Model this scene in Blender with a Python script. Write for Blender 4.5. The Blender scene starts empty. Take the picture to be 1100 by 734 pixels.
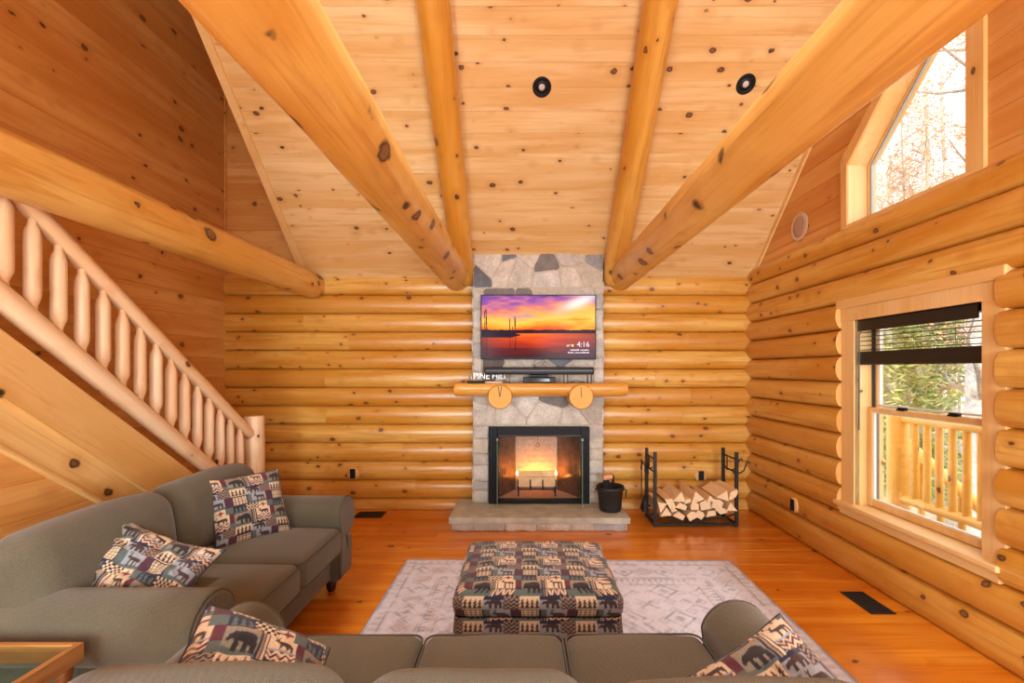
import bpy, bmesh, math, random
import numpy as np
from mathutils import Vector, Matrix, noise

random.seed(7)
SC = bpy.context.scene
COL = SC.collection

# ------------------------------------------------------------------ camera, world, light, exposure
cam_data = bpy.data.cameras.new('camera')
cam = bpy.data.objects.new('camera', cam_data)
COL.objects.link(cam)
cam.location = (0, 0, 1.5)
cam.rotation_euler = (math.pi / 2, 0, 0)
cam_data.sensor_width = 36.0
cam_data.lens = 490.0 / 1100.0 * 36.0
cam_data.shift_x = -12.0 / 1100.0
cam_data.shift_y = 30.0 / 1100.0
cam_data.clip_start = 0.02
SC.camera = cam

SC.view_settings.view_transform = 'Standard'
SC.view_settings.look = 'None'
SC.view_settings.exposure = 0.33
SC.view_settings.gamma = 1.0
SC.view_settings.use_curve_mapping = False

world = bpy.data.worlds.new('overcast_sky')
SC.world = world
world.use_nodes = True
bg = world.node_tree.nodes['Background']
bg.inputs['Color'].default_value = (0.92, 0.96, 1.0, 1)
bg.inputs['Strength'].default_value = 2.2


def area(name, loc, rot, sx, sy, watts, color):
    l = bpy.data.lights.new(name, 'AREA')
    l.shape = 'RECTANGLE'
    l.size, l.size_y = sx, sy
    l.energy = watts
    l.color = color
    o = bpy.data.objects.new(name, l)
    COL.objects.link(o)
    o.location = loc
    o.rotation_euler = rot
    return o


DAY = (0.84, 0.95, 1.0)
# daylight entering by the four big windows of the wall behind the viewer
area('daylight_low_left', (-1.75, -2.58, 1.45), (math.pi / 2, 0, 0), 1.9, 1.9, 150, DAY)
area('daylight_low_right', (1.35, -2.58, 1.45), (math.pi / 2, 0, 0), 1.7, 1.9, 150, DAY)
area('daylight_high_left', (-1.75, -2.58, 3.6), (math.pi / 2, 0, 0), 1.9, 1.6, 95, DAY)
area('daylight_high_right', (1.35, -2.58, 3.6), (math.pi / 2, 0, 0), 1.7, 1.6, 195, DAY)
sp_d = bpy.data.lights.new('added_fill_spot', 'SPOT')      # added fill spot without a fixture, unseen, brightens the foreground sofa and seats
sp_d.energy = 520
sp_d.spot_size = math.radians(62)
sp_d.spot_blend = .8
sp_d.shadow_soft_size = .12
sp_d.color = (.95, .97, 1.0)
sp_o = bpy.data.objects.new('added_fill_spot', sp_d)
COL.objects.link(sp_o)
sp_o.location = (.10, 1.15, 5.9)
sun_d = bpy.data.lights.new('hazy_sun', 'SUN')
sun_d.energy = 4.0
sun_d.angle = math.radians(12)
sun_d.color = (1.0, 0.95, 0.86)
sun = bpy.data.objects.new('hazy_sun', sun_d)
COL.objects.link(sun)
sun.rotation_euler = (math.radians(48), 0, math.radians(-20))

# ------------------------------------------------------------------ helpers: objects
WM = {}


def tag(o, label=None, cat=None, group=None, kind=None):
    if label: o['label'] = label
    if cat: o['category'] = cat
    if group: o['group'] = group
    if kind: o['kind'] = kind
    return o


def link(o, parent=None, M=None):
    COL.objects.link(o)
    M = M if M is not None else Matrix.Identity(4)
    if parent is not None:
        o.parent = parent
        o.matrix_parent_inverse = WM[parent.name].inverted()
    o.matrix_basis = M
    WM[o.name] = M.copy()
    return o


def empty(name, loc, label=None, cat=None, group=None, M=None):
    o = bpy.data.objects.new(name, None)
    o.empty_display_size = 0.1
    link(o, None, M if M is not None else Matrix.Translation(Vector(loc)))
    return tag(o, label, cat, group)


def move_root(root, M):
    root.matrix_basis = M
    WM[root.name] = M.copy()


def copy_tree(o, parent=None):
    c = o.copy()
    COL.objects.link(c)
    if parent is not None:
        c.parent = parent
    WM[c.name] = WM[o.name].copy()
    for ch in list(o.children):
        copy_tree(ch, c)
    return c


class Geo:
    def __init__(s):
        s.v = []; s.f = []; s.m = []; s.r = []; s.s = []; s.c = []

    def add(s, verts, faces, mi=0, r=None, smooth=False, col=None):
        b = len(s.v)
        r = random.random() if r is None else r
        verts = [tuple(p) for p in verts]
        if isinstance(smooth, (list, tuple)):          # flat faces get corners of their own, so round sides stay crisp at their ends
            faces = list(faces)
            for k, f in enumerate(faces):
                if not smooth[k]:
                    faces[k] = tuple(range(len(verts), len(verts) + len(f)))
                    verts += [verts[i] for i in f]
        s.v.extend(verts)
        for k, f in enumerate(faces):
            s.f.append(tuple(i + b for i in f))
            s.m.append(mi[k] if isinstance(mi, (list, tuple)) else mi)
            s.r.append(r)
            s.s.append(smooth[k] if isinstance(smooth, (list, tuple)) else smooth)
            s.c.append(col if col else (1, 1, 1))
        return s

    def box(s, x0, x1, y0, y1, z0, z1, r=0.003, mi=0, rnd=None, k=1, col=None):
        h = Vector(((x1 - x0) / 2, (y1 - y0) / 2, (z1 - z0) / 2))
        r = min(r, h.x * .9, h.y * .9, h.z * .9)
        v, f = soft_box(h, r, k, 1)
        c = Vector(((x0 + x1) / 2, (y0 + y1) / 2, (z0 + z1) / 2))
        return s.add([p + c for p in v], f, mi, rnd, False, col)

    def mesh(s, name):
        me = bpy.data.meshes.new(name)
        me.from_pydata(s.v, [], s.f)
        me.polygons.foreach_set('material_index', s.m)
        me.polygons.foreach_set('use_smooth', s.s)
        a = me.attributes.new('rnd', 'FLOAT', 'FACE')
        a.data.foreach_set('value', s.r)
        if any(c != (1, 1, 1) for c in s.c):
            a = me.attributes.new('col', 'FLOAT_COLOR', 'FACE')
            a.data.foreach_set('color', [x for c in s.c for x in (*c, 1.0)])
        me.update()
        return me

    def build(s, name, mats, parent=None, M=None, label=None, cat=None, group=None, kind=None):
        me = s.mesh(name)
        for m in (mats if isinstance(mats, (list, tuple)) else [mats]):
            me.materials.append(m)
        o = bpy.data.objects.new(name, me)
        link(o, parent, M)
        return tag(o, label, cat, group, kind)


def soft_box(h, r, k=2, n=1, puff=(0, 0, 0)):
    """box of half extents h with edges rounded to radius r and faces bulged by puff"""
    def coords(hh):
        a = [-(hh - r) - r * math.tan(math.pi / 4 * (k - i) / k) for i in range(k + 1)]
        inner = [-(hh - r) + 2 * (hh - r) * i / n for i in range(1, n)]
        return a + inner + [-x for x in reversed(a)]
    X, Y, Z = coords(h[0]), coords(h[1]), coords(h[2])
    nx, ny, nz = len(X) - 1, len(Y) - 1, len(Z) - 1
    idx = {}; V = []
    def vert(i, j, l):
        key = (i, j, l)
        if key in idx: return idx[key]
        p = Vector((X[i], Y[j], Z[l]))
        q = Vector([max(-(h[a] - r), min(h[a] - r, p[a])) for a in range(3)])
        d = p - q
        if d.length > 1e-9: p = q + d.normalized() * r
        u = [max(-1, min(1, p[a] / h[a])) for a in range(3)]
        w = [1 - u[a] ** 2 for a in range(3)]
        p = p + Vector((puff[0] * u[0] * w[1] * w[2], puff[1] * u[1] * w[0] * w[2], puff[2] * u[2] * w[0] * w[1]))
        idx[key] = len(V); V.append(p)
        return idx[key]
    F = []
    for i in range(nx):
        for j in range(ny):
            F.append((vert(i, j, 0), vert(i, j + 1, 0), vert(i + 1, j + 1, 0), vert(i + 1, j, 0)))
            F.append((vert(i, j, nz), vert(i + 1, j, nz), vert(i + 1, j + 1, nz), vert(i, j + 1, nz)))
    for i in range(nx):
        for l in range(nz):
            F.append((vert(i, 0, l), vert(i + 1, 0, l), vert(i + 1, 0, l + 1), vert(i, 0, l + 1)))
            F.append((vert(i, ny, l), vert(i, ny, l + 1), vert(i + 1, ny, l + 1), vert(i + 1, ny, l)))
    for j in range(ny):
        for l in range(nz):
            F.append((vert(0, j, l), vert(0, j, l + 1), vert(0, j + 1, l + 1), vert(0, j + 1, l)))
            F.append((vert(nx, j, l), vert(nx, j + 1, l), vert(nx, j + 1, l + 1), vert(nx, j, l + 1)))
    return V, F


def sweep(pts, radii, n=12, caps=True, closed=False, wob=0.0, seed=0.0):
    """tube along a polyline; returns verts, faces, n_cap_faces (the caps come last)"""
    pts = [Vector(p) for p in pts]
    m = len(pts)
    if not isinstance(radii, (list, tuple)): radii = [radii] * m
    T = []
    for i in range(m):
        a = pts[(i - 1) % m] if (closed or i > 0) else pts[i]
        b = pts[(i + 1) % m] if (closed or i < m - 1) else pts[i]
        T.append((b - a).normalized())
    up = Vector((0, 0, 1)) if abs(T[0].z) < 0.9 else Vector((0, 1, 0))
    nrm = (up - T[0] * up.dot(T[0])).normalized()
    V = []; F = []
    for i in range(m):
        nrm = (nrm - T[i] * nrm.dot(T[i])).normalized()
        bi = T[i].cross(nrm)
        for j in range(n):
            a = 2 * math.pi * j / n
            rr = radii[i]
            if wob:
                rr *= 1 + wob * noise.noise(Vector((pts[i].length * 2.2 + seed, math.cos(a) * .9, math.sin(a) * .9 + seed)))
            V.append(pts[i] + (nrm * math.cos(a) + bi * math.sin(a)) * rr)
    for i in range(m if closed else m - 1):
        i2 = (i + 1) % m
        for j in range(n):
            j2 = (j + 1) % n
            F.append((i * n + j, i * n + j2, i2 * n + j2, i2 * n + j))
    nc = 0
    if caps and not closed:
        F.append(tuple(reversed(range(n)))); F.append(tuple(range((m - 1) * n, m * n))); nc = 2
    return V, F, nc


def tube(g, pts, radii, n=10, mi=0, rnd=None, closed=False, wob=0, seed=0, capmi=None):
    v, f, nc = sweep(pts, radii, n, True, closed, wob, seed)
    k = len(f)
    g.add(v, f, [mi] * (k - nc) + [capmi if capmi is not None else mi] * nc, rnd, [True] * (k - nc) + [False] * nc)
    return g


def lathe(g, prof, center=(0, 0, 0), n=24, mi=0, rnd=None, M=None):
    """revolve (r, z) pairs about z"""
    V = []; F = []
    c = Vector(center)
    for r, z in prof:
        for j in range(n):
            a = 2 * math.pi * j / n
            p = Vector((r * math.cos(a), r * math.sin(a), z))
            V.append((M @ p if M else p) + c)
    for i in range(len(prof) - 1):
        for j in range(n):
            j2 = (j + 1) % n
            F.append((i * n + j, i * n + j2, (i + 1) * n + j2, (i + 1) * n + j))
    sm = [True] * len(F)
    if prof[0][0] > 1e-6: F.append(tuple(reversed(range(n)))); sm.append(False)
    if prof[-1][0] > 1e-6: F.append(tuple(range((len(prof) - 1) * n, len(prof) * n))); sm.append(False)
    return g.add(V, F, mi, rnd, sm)


def prism(g, poly, to3d, d0, d1, mi=0, rnd=None, col=None):
    """extrude a 2-D polygon between depths d0 and d1 of to3d(u, v, d)"""
    n = len(poly)
    V = [to3d(u, v, d0) for u, v in poly] + [to3d(u, v, d1) for u, v in poly]
    F = [tuple(range(n)), tuple(reversed(range(n, 2 * n)))]
    F += [(i, i + n, (i + 1) % n + n, (i + 1) % n) for i in range(n)]
    return g.add(V, F, mi, rnd, False, col)


def clip(poly, a, b, c):
    """keep the side a*u + b*v <= c"""
    out = []
    for i in range(len(poly)):
        p, q = poly[i], poly[(i + 1) % len(poly)]
        dp, dq = a * p[0] + b * p[1] - c, a * q[0] + b * q[1] - c
        if dp <= 0: out.append(p)
        if (dp < 0 < dq) or (dq < 0 < dp):
            t = dp / (dp - dq)
            out.append((p[0] + t * (q[0] - p[0]), p[1] + t * (q[1] - p[1])))
    return out


def planks(g, to3d, regions, w, v0=0.0, groove=0.004, joint=None, thick=0.06, mi=0, jit=0.0):
    """boards along u, w wide in v, with V grooves; d = depth behind the face"""
    rows = {}
    for poly in regions:
        lo, hi = min(p[1] for p in poly), max(p[1] for p in poly)
        j = math.floor((lo - v0) / w)
        while v0 + j * w < hi - 1e-6:
            rows.setdefault(j, (random.random(), random.uniform(0, 10)))
            rr, off = rows[j]
            a, b = v0 + j * w, v0 + (j + 1) * w
            s = clip(clip(poly, 0, 1, b), 0, -1, -a)
            if len(s) >= 3:
                pieces = [(s, rr)]
                if joint:
                    ul, uh = min(p[0] for p in s), max(p[0] for p in s)
                    n0 = math.floor((ul - off) / joint)
                    pieces = []
                    for q in range(n0, n0 + int((uh - ul) / joint) + 3):
                        ps = clip(clip(s, 1, 0, off + (q + 1) * joint), -1, 0, -(off + q * joint))
                        if len(ps) >= 3: pieces.append((ps, (rr * 7.3 + q * 0.381) % 1))
                for ps, r2 in pieces:
                    um = sum(p[0] for p in ps) / len(ps); vm = (a + b) / 2
                    top = [(u + (-.0008 if u > um else .0008), vm + (v - vm) * (1 - 2 * groove / w)) for u, v in ps]
                    n = len(ps)
                    V = [to3d(u, v, 0) for u, v in top] + [to3d(u, v, groove * 1.3) for u, v in ps]
                    F = [tuple(range(n))] + [(i, i + n, (i + 1) % n + n, (i + 1) % n) for i in range(n)]
                    g.add(V, F, mi, r2)
            j += 1
        prism(g, poly, to3d, groove * 1.25, thick, mi, .5)
    return g


def log_course(g, to3d, u0, u1, zc, hh, bulge, zmin=-9, zmax=99, nseg=None, seed=0, rnd=None, mi=0, capmi=None, pw=.62):
    """half-round wall log; to3d(u, out, z)"""
    nseg = nseg or max(2, int((u1 - u0) / 0.16))
    NP = 11
    V = []; F = []
    for i in range(nseg + 1):
        u = u0 + (u1 - u0) * i / nseg
        wv = .006 * noise.noise(Vector((u * 1.3 + seed * 7, seed * 3.1, 0)))
        dz = .004 * noise.noise(Vector((u * .9, seed * 5.7, 3)))
        for j in range(NP):
            th = -math.pi / 2 + math.pi * j / (NP - 1)
            z = zc + hh * math.sin(th) + dz * math.cos(th)
            o = (bulge + wv) * math.cos(th) ** pw if 0 < j < NP - 1 else 0
            o += .0025 * noise.noise(Vector((u * 4, z * 14, seed))) if 0 < j < NP - 1 else 0
            z = max(zmin, min(zmax, z))
            V.append(to3d(u, o, z))
        V.append(to3d(u, -.13, max(zmin, min(zmax, zc + hh)))); V.append(to3d(u, -.13, max(zmin, min(zmax, zc - hh))))
    n = NP + 2
    sm = []
    for i in range(nseg):
        for j in range(n):
            j2 = (j + 1) % n
            F.append((i * n + j, i * n + j2, (i + 1) * n + j2, (i + 1) * n + j)); sm.append(j < NP - 1)
    F.append(tuple(range(n))); F.append(tuple(reversed(range(nseg * n, nseg * n + n)))); sm += [False, False]
    g.add(V, F, [mi] * (len(F) - 2) + [mi if capmi is None else capmi] * 2, rnd, sm)


def log_obj(name, p0, p1, r0, r1, mats, parent=None, n=28, seg=None, wob=.03, seed=0, chamfer=.01, bow=0, **tags):
    """round log along local X, one mesh"""
    p0, p1 = Vector(p0), Vector(p1)
    L = (p1 - p0).length
    seg = seg or max(4, int(L / .09))
    pts = []; rad = []
    for i in range(seg + 1):
        t = i / seg
        pts.append(Vector((L * t, bow * math.sin(math.pi * t) + .006 * noise.noise(Vector((t * L * 1.1, seed, 0))) * (0 < i < seg),
                           .006 * noise.noise(Vector((t * L * 1.1, seed, 9))) * (0 < i < seg))))
        rad.append((r0 + (r1 - r0) * t))
    pts = [Vector((0, 0, 0)), Vector((chamfer, 0, 0))] + pts[1:-1] + [Vector((L - chamfer, 0, 0)), Vector((L, 0, 0))]
    rad = [rad[0] - chamfer * .7, rad[0]] + rad[1:-1] + [rad[-1], rad[-1] - chamfer * .7]
    g = Geo()
    tube(g, pts, rad, n, 0, random.Random(seed).random(), False, wob, seed * 3.7, capmi=1)
    x = (p1 - p0).normalized()
    up = Vector((0, 0, 1)) if abs(x.z) < .95 else Vector((0, 1, 0))
    y = up.cross(x).normalized(); z = x.cross(y)
    M = Matrix(((x.x, y.x, z.x, p0.x), (x.y, y.y, z.y, p0.y), (x.z, y.z, z.z, p0.z), (0, 0, 0, 1)))
    return g.build(name, mats, parent, M, **tags)


def text_geo(body, size, extrude, align='LEFT'):
    cu = bpy.data.curves.new('lettering', 'FONT')
    cu.body = body; cu.size = size; cu.extrude = extrude; cu.align_x = align; cu.resolution_u = 3
    o = bpy.data.objects.new('lettering', cu)
    COL.objects.link(o)
    dg = bpy.context.evaluated_depsgraph_get()
    me = bpy.data.meshes.new_from_object(o.evaluated_get(dg))
    v = [p.co.copy() for p in me.vertices]; f = [tuple(p.vertices) for p in me.polygons]
    bpy.data.objects.remove(o); bpy.data.meshes.remove(me); bpy.data.curves.remove(cu)
    return v, f


# ------------------------------------------------------------------ helpers: materials
def lin(r, g, b):
    f = lambda c: (c / 255) / 12.92 if c / 255 <= .04045 else ((c / 255 + .055) / 1.055) ** 2.4
    return (f(r), f(g), f(b), 1)


class NB:
    def __init__(s, name):
        s.mat = bpy.data.materials.new(name)
        s.mat.use_nodes = True
        s.t = s.mat.node_tree
        s.t.nodes.clear()
        s.out = s.t.nodes.new('ShaderNodeOutputMaterial')

    def n(s, typ, ins=None, **props):
        nd = s.t.nodes.new(typ)
        for k, v in props.items(): setattr(nd, k, v)
        for k, v in (ins or {}).items():
            if isinstance(v, bpy.types.NodeSocket): s.t.links.new(v, nd.inputs[k])
            else: nd.inputs[k].default_value = v
        return nd

    def mix(s, f, a, b, blend='MIX'):
        return s.n('ShaderNodeMix', {0: f, 6: a, 7: b}, data_type='RGBA', blend_type=blend, clamp_factor=True).outputs[2]

    def math(s, op, a, b=0.0, c=0.0, clamp=False):
        return s.n('ShaderNodeMath', {0: a, 1: b, 2: c}, operation=op, use_clamp=clamp).outputs[0]

    def vmath(s, op, a, b=(0, 0, 0)):
        return s.n('ShaderNodeVectorMath', {0: a, 1: b}, operation=op).outputs[0]

    def mapr(s, v, a, b, c, d):
        return s.n('ShaderNodeMapRange', {0: v, 1: a, 2: b, 3: c, 4: d}, clamp=True).outputs[0]

    def noise(s, vec, scale, detail=3.0, rough=.55, dist=0.0):
        return s.n('ShaderNodeTexNoise', {'Vector': vec, 'Scale': scale, 'Detail': detail, 'Roughness': rough, 'Distortion': dist}).outputs[0]

    def pos(s): return s.n('ShaderNodeTexCoord').outputs['Object']
    def rnd(s): return s.n('ShaderNodeAttribute', attribute_name='rnd').outputs['Fac']
    def col(s): return s.n('ShaderNodeAttribute', attribute_name='col').outputs['Color']

    def bsdf(s, color, rough=.5, bump=None, bstr=.2, bdist=.003, **kw):
        ins = {'Base Color': color, 'Roughness': rough}
        ins.update(kw)
        if bump is not None:
            ins['Normal'] = s.n('ShaderNodeBump', {'Height': bump, 'Strength': bstr, 'Distance': bdist}).outputs[0]
        p = s.n('ShaderNodeBsdfPrincipled', ins)
        s.t.links.new(p.outputs[0], s.out.inputs[0])
        return s.mat


def wood(name, light, dark, axis=0, knots=.5, kscale=9.0, rough=.42, var=.3, streak=.5, warm=None, ksize=(.05, .15), coat=0.0, bstr=.12):
    b = NB(name)
    r = b.rnd()
    off = b.n('ShaderNodeCombineXYZ', {0: b.math('MULTIPLY', r, 31.7), 1: b.math('MULTIPLY', r, 17.3), 2: b.math('MULTIPLY', r, 23.9)}).outputs[0]
    P = b.vmath('ADD', b.pos(), off)
    def st(k, s):
        v = [s, s, s]; v[axis] = s * k
        return b.vmath('MULTIPLY', P, tuple(v))
    big = b.noise(st(.12, 5.0), 1.0, 2.0, .5, .8)
    ring = b.noise(st(.05, 22.0), 1.0, 3.0, .6, 1.4)
    fine = b.noise(st(.02, 140.0), 1.0, 2.0, .6, .2)
    c = b.mix(b.mapr(big, .36, .62, 0, 1), light, dark)
    c = b.mix(b.math('MULTIPLY', b.mapr(ring, .5, .72, 0, 1), streak), c, tuple(dark[i] * (.74, .58, .42, 1)[i] for i in range(4)))
    c = b.mix(b.math('MULTIPLY', b.mapr(fine, .45, .75, 0, 1), .22), c, tuple(dark[i] * (.8, .7, .6, 1)[i] for i in range(4)))
    wm = warm or tuple(dark[i] * (.85, .7, .55, 1)[i] for i in range(4))
    c = b.mix(b.math('MULTIPLY', b.math('FRACT', b.math('MULTIPLY', r, 13.7)), var), c, wm)
    hgt = b.math('ADD', b.math('MULTIPLY', fine, .5), b.math('MULTIPLY', ring, .5))
    if knots > 0:
        wob = b.n('ShaderNodeTexNoise', {'Vector': P, 'Scale': 26.0, 'Detail': 2.0}).outputs['Color']
        KP = b.vmath('ADD', st(.72, kscale), b.vmath('MULTIPLY', b.vmath('SUBTRACT', wob, (.5, .5, .5)), (.16, .16, .16)))
        vor = b.n('ShaderNodeTexVoronoi', {'Vector': KP, 'Scale': 1.0, 'Randomness': 1.0})
        sep = b.n('ShaderNodeSeparateColor', {0: vor.outputs['Color']})
        gate = b.math('GREATER_THAN', sep.outputs[0], 1 - knots)
        rad = b.mapr(b.math('POWER', sep.outputs[1], 1.4), 0, 1, ksize[0], ksize[1])
        d = b.math('DIVIDE', vor.outputs['Distance'], rad)
        halo = b.math('MULTIPLY', b.math('MULTIPLY', b.mapr(d, 1.0, 3.2, .5, 0), gate), .8)
        c = b.mix(halo, c, tuple(dark[i] * (.75, .58, .4, 1)[i] for i in range(4)))
        kc = b.n('ShaderNodeValToRGB', {0: d})
        e = kc.color_ramp.elements
        e[0].position = 0; e[0].color = (.20, .075, .025, 1)
        e[1].position = 1.0; e[1].color = (.03, .011, .005, 1)
        x = kc.color_ramp.elements.new(.55); x.color = (.24, .09, .028, 1)
        x = kc.color_ramp.elements.new(.8); x.color = (.05, .018, .007, 1)
        km = b.math('MULTIPLY', b.mapr(d, .85, 1.2, 1, 0), gate)
        c = b.mix(km, c, kc.outputs[0])
    kw = {}
    if coat: kw = {'Coat Weight': coat, 'Coat Roughness': .18}
    return b.bsdf(c, rough, hgt, bstr, .003, **kw)


def endgrain(name, light, dark, axis=0, rough=.6):
    b = NB(name)
    p = b.pos()
    v = [1, 1, 1]; v[axis] = 0
    q = b.vmath('MULTIPLY', p, tuple(v))
    d = b.n('ShaderNodeVectorMath', {0: b.vmath('ADD', q, b.vmath('MULTIPLY', b.n('ShaderNodeTexNoise', {'Vector': p, 'Scale': 9.0}).outputs['Color'], (.012, .012, .012)))}, operation='LENGTH').outputs['Value']
    w = b.math('SINE', b.math('MULTIPLY', d, 900.0))
    c = b.mix(b.mapr(w, -1, 1, 0, 1), light, dark)
    c = b.mix(b.mapr(b.noise(p, 30), .4, .7, 0, .4), c, dark)
    return b.bsdf(c, rough, w, .15, .002)


def plain(name, color, rough=.5, metal=0.0, nscale=0, namt=.25, bstr=.0, **kw):
    b = NB(name)
    c = color; bump = None
    if nscale:
        nz = b.noise(b.pos(), nscale, 4)
        c = b.mix(b.mapr(nz, .3, .7, 0, 1), tuple(color[i] * (1 - namt) if i < 3 else 1 for i in range(4)), tuple(min(1, color[i] * (1 + namt)) if i < 3 else 1 for i in range(4)))
        if bstr: bump = nz
    return b.bsdf(c, rough, bump, bstr, .004, Metallic=metal, **kw)


def attr_mat(name, rough=.9, nscale=400, namt=.25, bstr=.2, sheen=0.0):
    b = NB(name)
    c = b.col()
    nz = b.noise(b.pos(), nscale, 2)
    c2 = b.mix(namt, c, b.mix(b.mapr(nz, .35, .65, 0, 1), (.25, .25, .25, 1), (1.6, 1.6, 1.6, 1)), 'MULTIPLY')
    return b.bsdf(c2, rough, nz, bstr, .002)


def glass_mat(name, tint=(1, 1, 1, 1), refl=.22):
    b = NB(name)
    fr = b.n('ShaderNodeFresnel', {'IOR': 1.45}).outputs[0]
    tr = b.n('ShaderNodeBsdfTransparent', {0: tint})
    gl = b.n('ShaderNodeBsdfGlossy', {0: (1, 1, 1, 1), 'Roughness': .02})
    m = b.n('ShaderNodeMixShader', {0: b.math('MULTIPLY', fr, refl), 1: tr.outputs[0], 2: gl.outputs[0]})
    b.t.links.new(m.outputs[0], b.out.inputs[0])
    return b.mat


def emit(name, color, strength):
    b = NB(name)
    e = b.n('ShaderNodeEmission', {0: color, 1: strength})
    b.t.links.new(e.outputs[0], b.out.inputs[0])
    return b.mat


M_CEIL = wood('pine_ceiling_boards', lin(241, 212, 156), lin(226, 182, 114), 0, .75, 9.0, .5, .35, .45, ksize=(.05, .19))
M_BACKLOG = wood('pine_wall_logs', lin(234, 188, 98), lin(208, 144, 48), 0, .92, 9.0, .33, .7, .65, ksize=(.06, .18), coat=.3)
M_SIDELOG = wood('pine_side_logs', lin(234, 188, 98), lin(208, 144, 48), 1, .92, 9.0, .33, .65, .65, ksize=(.06, .18), coat=.3)
M_LOGEND = wood('pine_log_cut', lin(236, 190, 118), lin(222, 164, 84), 2, .25, 6.0, .5, .3, .4)
M_SIDEPLANK = wood('pine_gable_boards', lin(230, 176, 104), lin(212, 146, 70), 1, .55, 8.0, .45, .4, .4, ksize=(.06, .19))
M_BACKPLANK = wood('pine_dormer_boards', lin(230, 176, 104), lin(212, 146, 70), 0, .55, 8.0, .45, .4, .4, ksize=(.06, .19))
M_BEAM = wood('peeled_beam_log', lin(238, 196, 112), lin(222, 166, 76), 0, .95, 5.4, .4, .2, .7, ksize=(.09, .23), coat=.15)
M_RAFTER = wood('peeled_rafter_log', lin(232, 180, 86), lin(214, 150, 52), 0, .95, 7.5, .36, .2, .65, ksize=(.07, .19), coat=.2)
M_RAIL = wood('pale_rail_log', lin(246, 216, 178), lin(240, 200, 154), 0, .45, 8.0, .42, .15, .3, ksize=(.08, .22))
M_STRINGER = wood('pine_stringer', lin(238, 198, 130), lin(226, 174, 98), 0, .4, 5.5, .42, .25, .5, ksize=(.08, .18))
M_TRIM = wood('pine_trim', lin(242, 206, 146), lin(232, 188, 118), 2, .25, 6.0, .42, .2, .3)
M_TRIMY = wood('pine_trim_lengthwise', lin(242, 206, 146), lin(232, 188, 118), 1, .25, 6.0, .42, .2, .3)
M_FLOOR = wood('varnished_pine_floor', lin(232, 152, 46), lin(210, 118, 20), 0, .5, 6.5, .2, .4, .5, ksize=(.05, .16), coat=.35, bstr=.05)
M_END = endgrain('log_end_grain', lin(236, 188, 100), lin(216, 156, 66))
M_BLACK = plain('black_painted_steel', (.010, .010, .011, 1), .5, **{'Specular IOR Level': .2})
M_IRON = plain('wrought_iron', (.018, .017, .017, 1), .5, .3, 60, .3)
M_PLASTIC = plain('black_plastic', (.010, .010, .011, 1), .4, **{'Specular IOR Level': .25})
M_GLASS = glass_mat('window_glass')
M_DOORGLASS = glass_mat('tinted_hearth_glass', (.80, .88, .84, 1))
M_WHITEVINYL = plain('white_window_track', (.75, .75, .73, 1), .4)
M_DARKVINYL = plain('dark_window_track', (.03, .03, .032, 1), .4)

# ------------------------------------------------------------------ the setting
S = 0.955                      # roof pitch
def roof(d): return 2.5 + S * (4.87 - d)
EAVE, RIDGE = 4.95, 0.9
LC = 0.199                     # log course height
XL, XR, YB, YF = -3.2, 2.45, 4.95, -2.6

g = Geo()
planks(g, lambda u, v, d: Vector((u, v, -d)), [[(XL - .2, YF - .1), (XR + .2, YF - .1), (XR + .2, YB + .3), (XL - .2, YB + .3)]], .135, 0, .0018, 3.1, .12)
g.build('floor', M_FLOOR, kind='structure')

# back wall: half-round logs left and right of the chimney, boards over them at the dormer
wb = Geo()
back3 = lambda u, o, z: Vector((u, 4.942 - o, z))
CX0, CX1 = -.516, .821
for k in range(13):
    zt = 2.5 - LC * k
    zc = zt - LC / 2
    rr = random.Random(k + 40)
    bl_ = (.074 + rr.uniform(-.004, .004), .074 + rr.uniform(-.004, .004))
    for (a, b) in ((XL - .1, CX0 + .02), (CX1 - .02, XR + .1)):
        cuts = [a, b]
        if rr.random() < .55: cuts.insert(1, rr.uniform(a + .5, b - .3))
        for q in range(len(cuts) - 1):
            log_course(wb, back3, cuts[q] + (.0015 if q else 0), cuts[q + 1], zc, LC / 2, bl_[a > 0], zmin=0, seed=k + (a > 0) * 57, rnd=rr.random())
w_back = wb.build('wall_back', [M_BACKLOG], kind='structure')
g = Geo()
planks(g, lambda u, v, d: Vector((u, 4.90 + d, v)), [[(XL - .1, 2.48), (-2.25, 2.48), (-2.25, 5.2), (XL - .1, 5.2)]], .17, 2.48, .004, None, .12)
g.box(XL, XL + .018, 4.878, 4.90, 2.5, 5.1)
g.build('dormer_boards', M_BACKPLANK, w_back)

# left wall boards
g = Geo()
planks(g, lambda u, v, d: Vector((XL - d, u, v)), [[(YF - .1, 0), (YB + .1, 0), (YB + .1, 6.4), (YF - .1, 6.4)]], .2, 0.02, .004, None, .12)
g.build('wall_left', M_SIDEPLANK, kind='structure')

# right wall: logs, cut away for the window
W1A, W1B = 2.31, 3.48          # trim extents along the wall
wr = Geo()
right3 = lambda u, o, z: Vector((2.468 - o, u, z))
k = 0
zt = 2.5 + LC * .35
zb = 2.40
while zt > .05:
    if zb < .05: zb = -.02
    zc, hh = (zt + zb) / 2, (zt - zb) / 2
    rr = random.Random(k + 90)
    bulge_ = (.083 if k else .07) + rr.uniform(-.004, .004)
    cut = zt < 2.02 and zb > .40
    segs = [(YF - .1, W1A), (W1B, YB + .1)] if cut else [(YF - .1, rr.uniform(.2, 1.2)), (None, YB + .1)]
    if segs[1][0] is None: segs[1] = (segs[0][1], YB + .1)
    for q, (a, b) in enumerate(segs):
        log_course(wr, right3, a, b, zc, hh, bulge_, zmin=0, seed=k * 2.3 + (q * 9 if cut else 0) + 200, pw=.68, rnd=rr.random(), capmi=1)
    zt = zb; zb = zt - LC; k += 1
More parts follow.
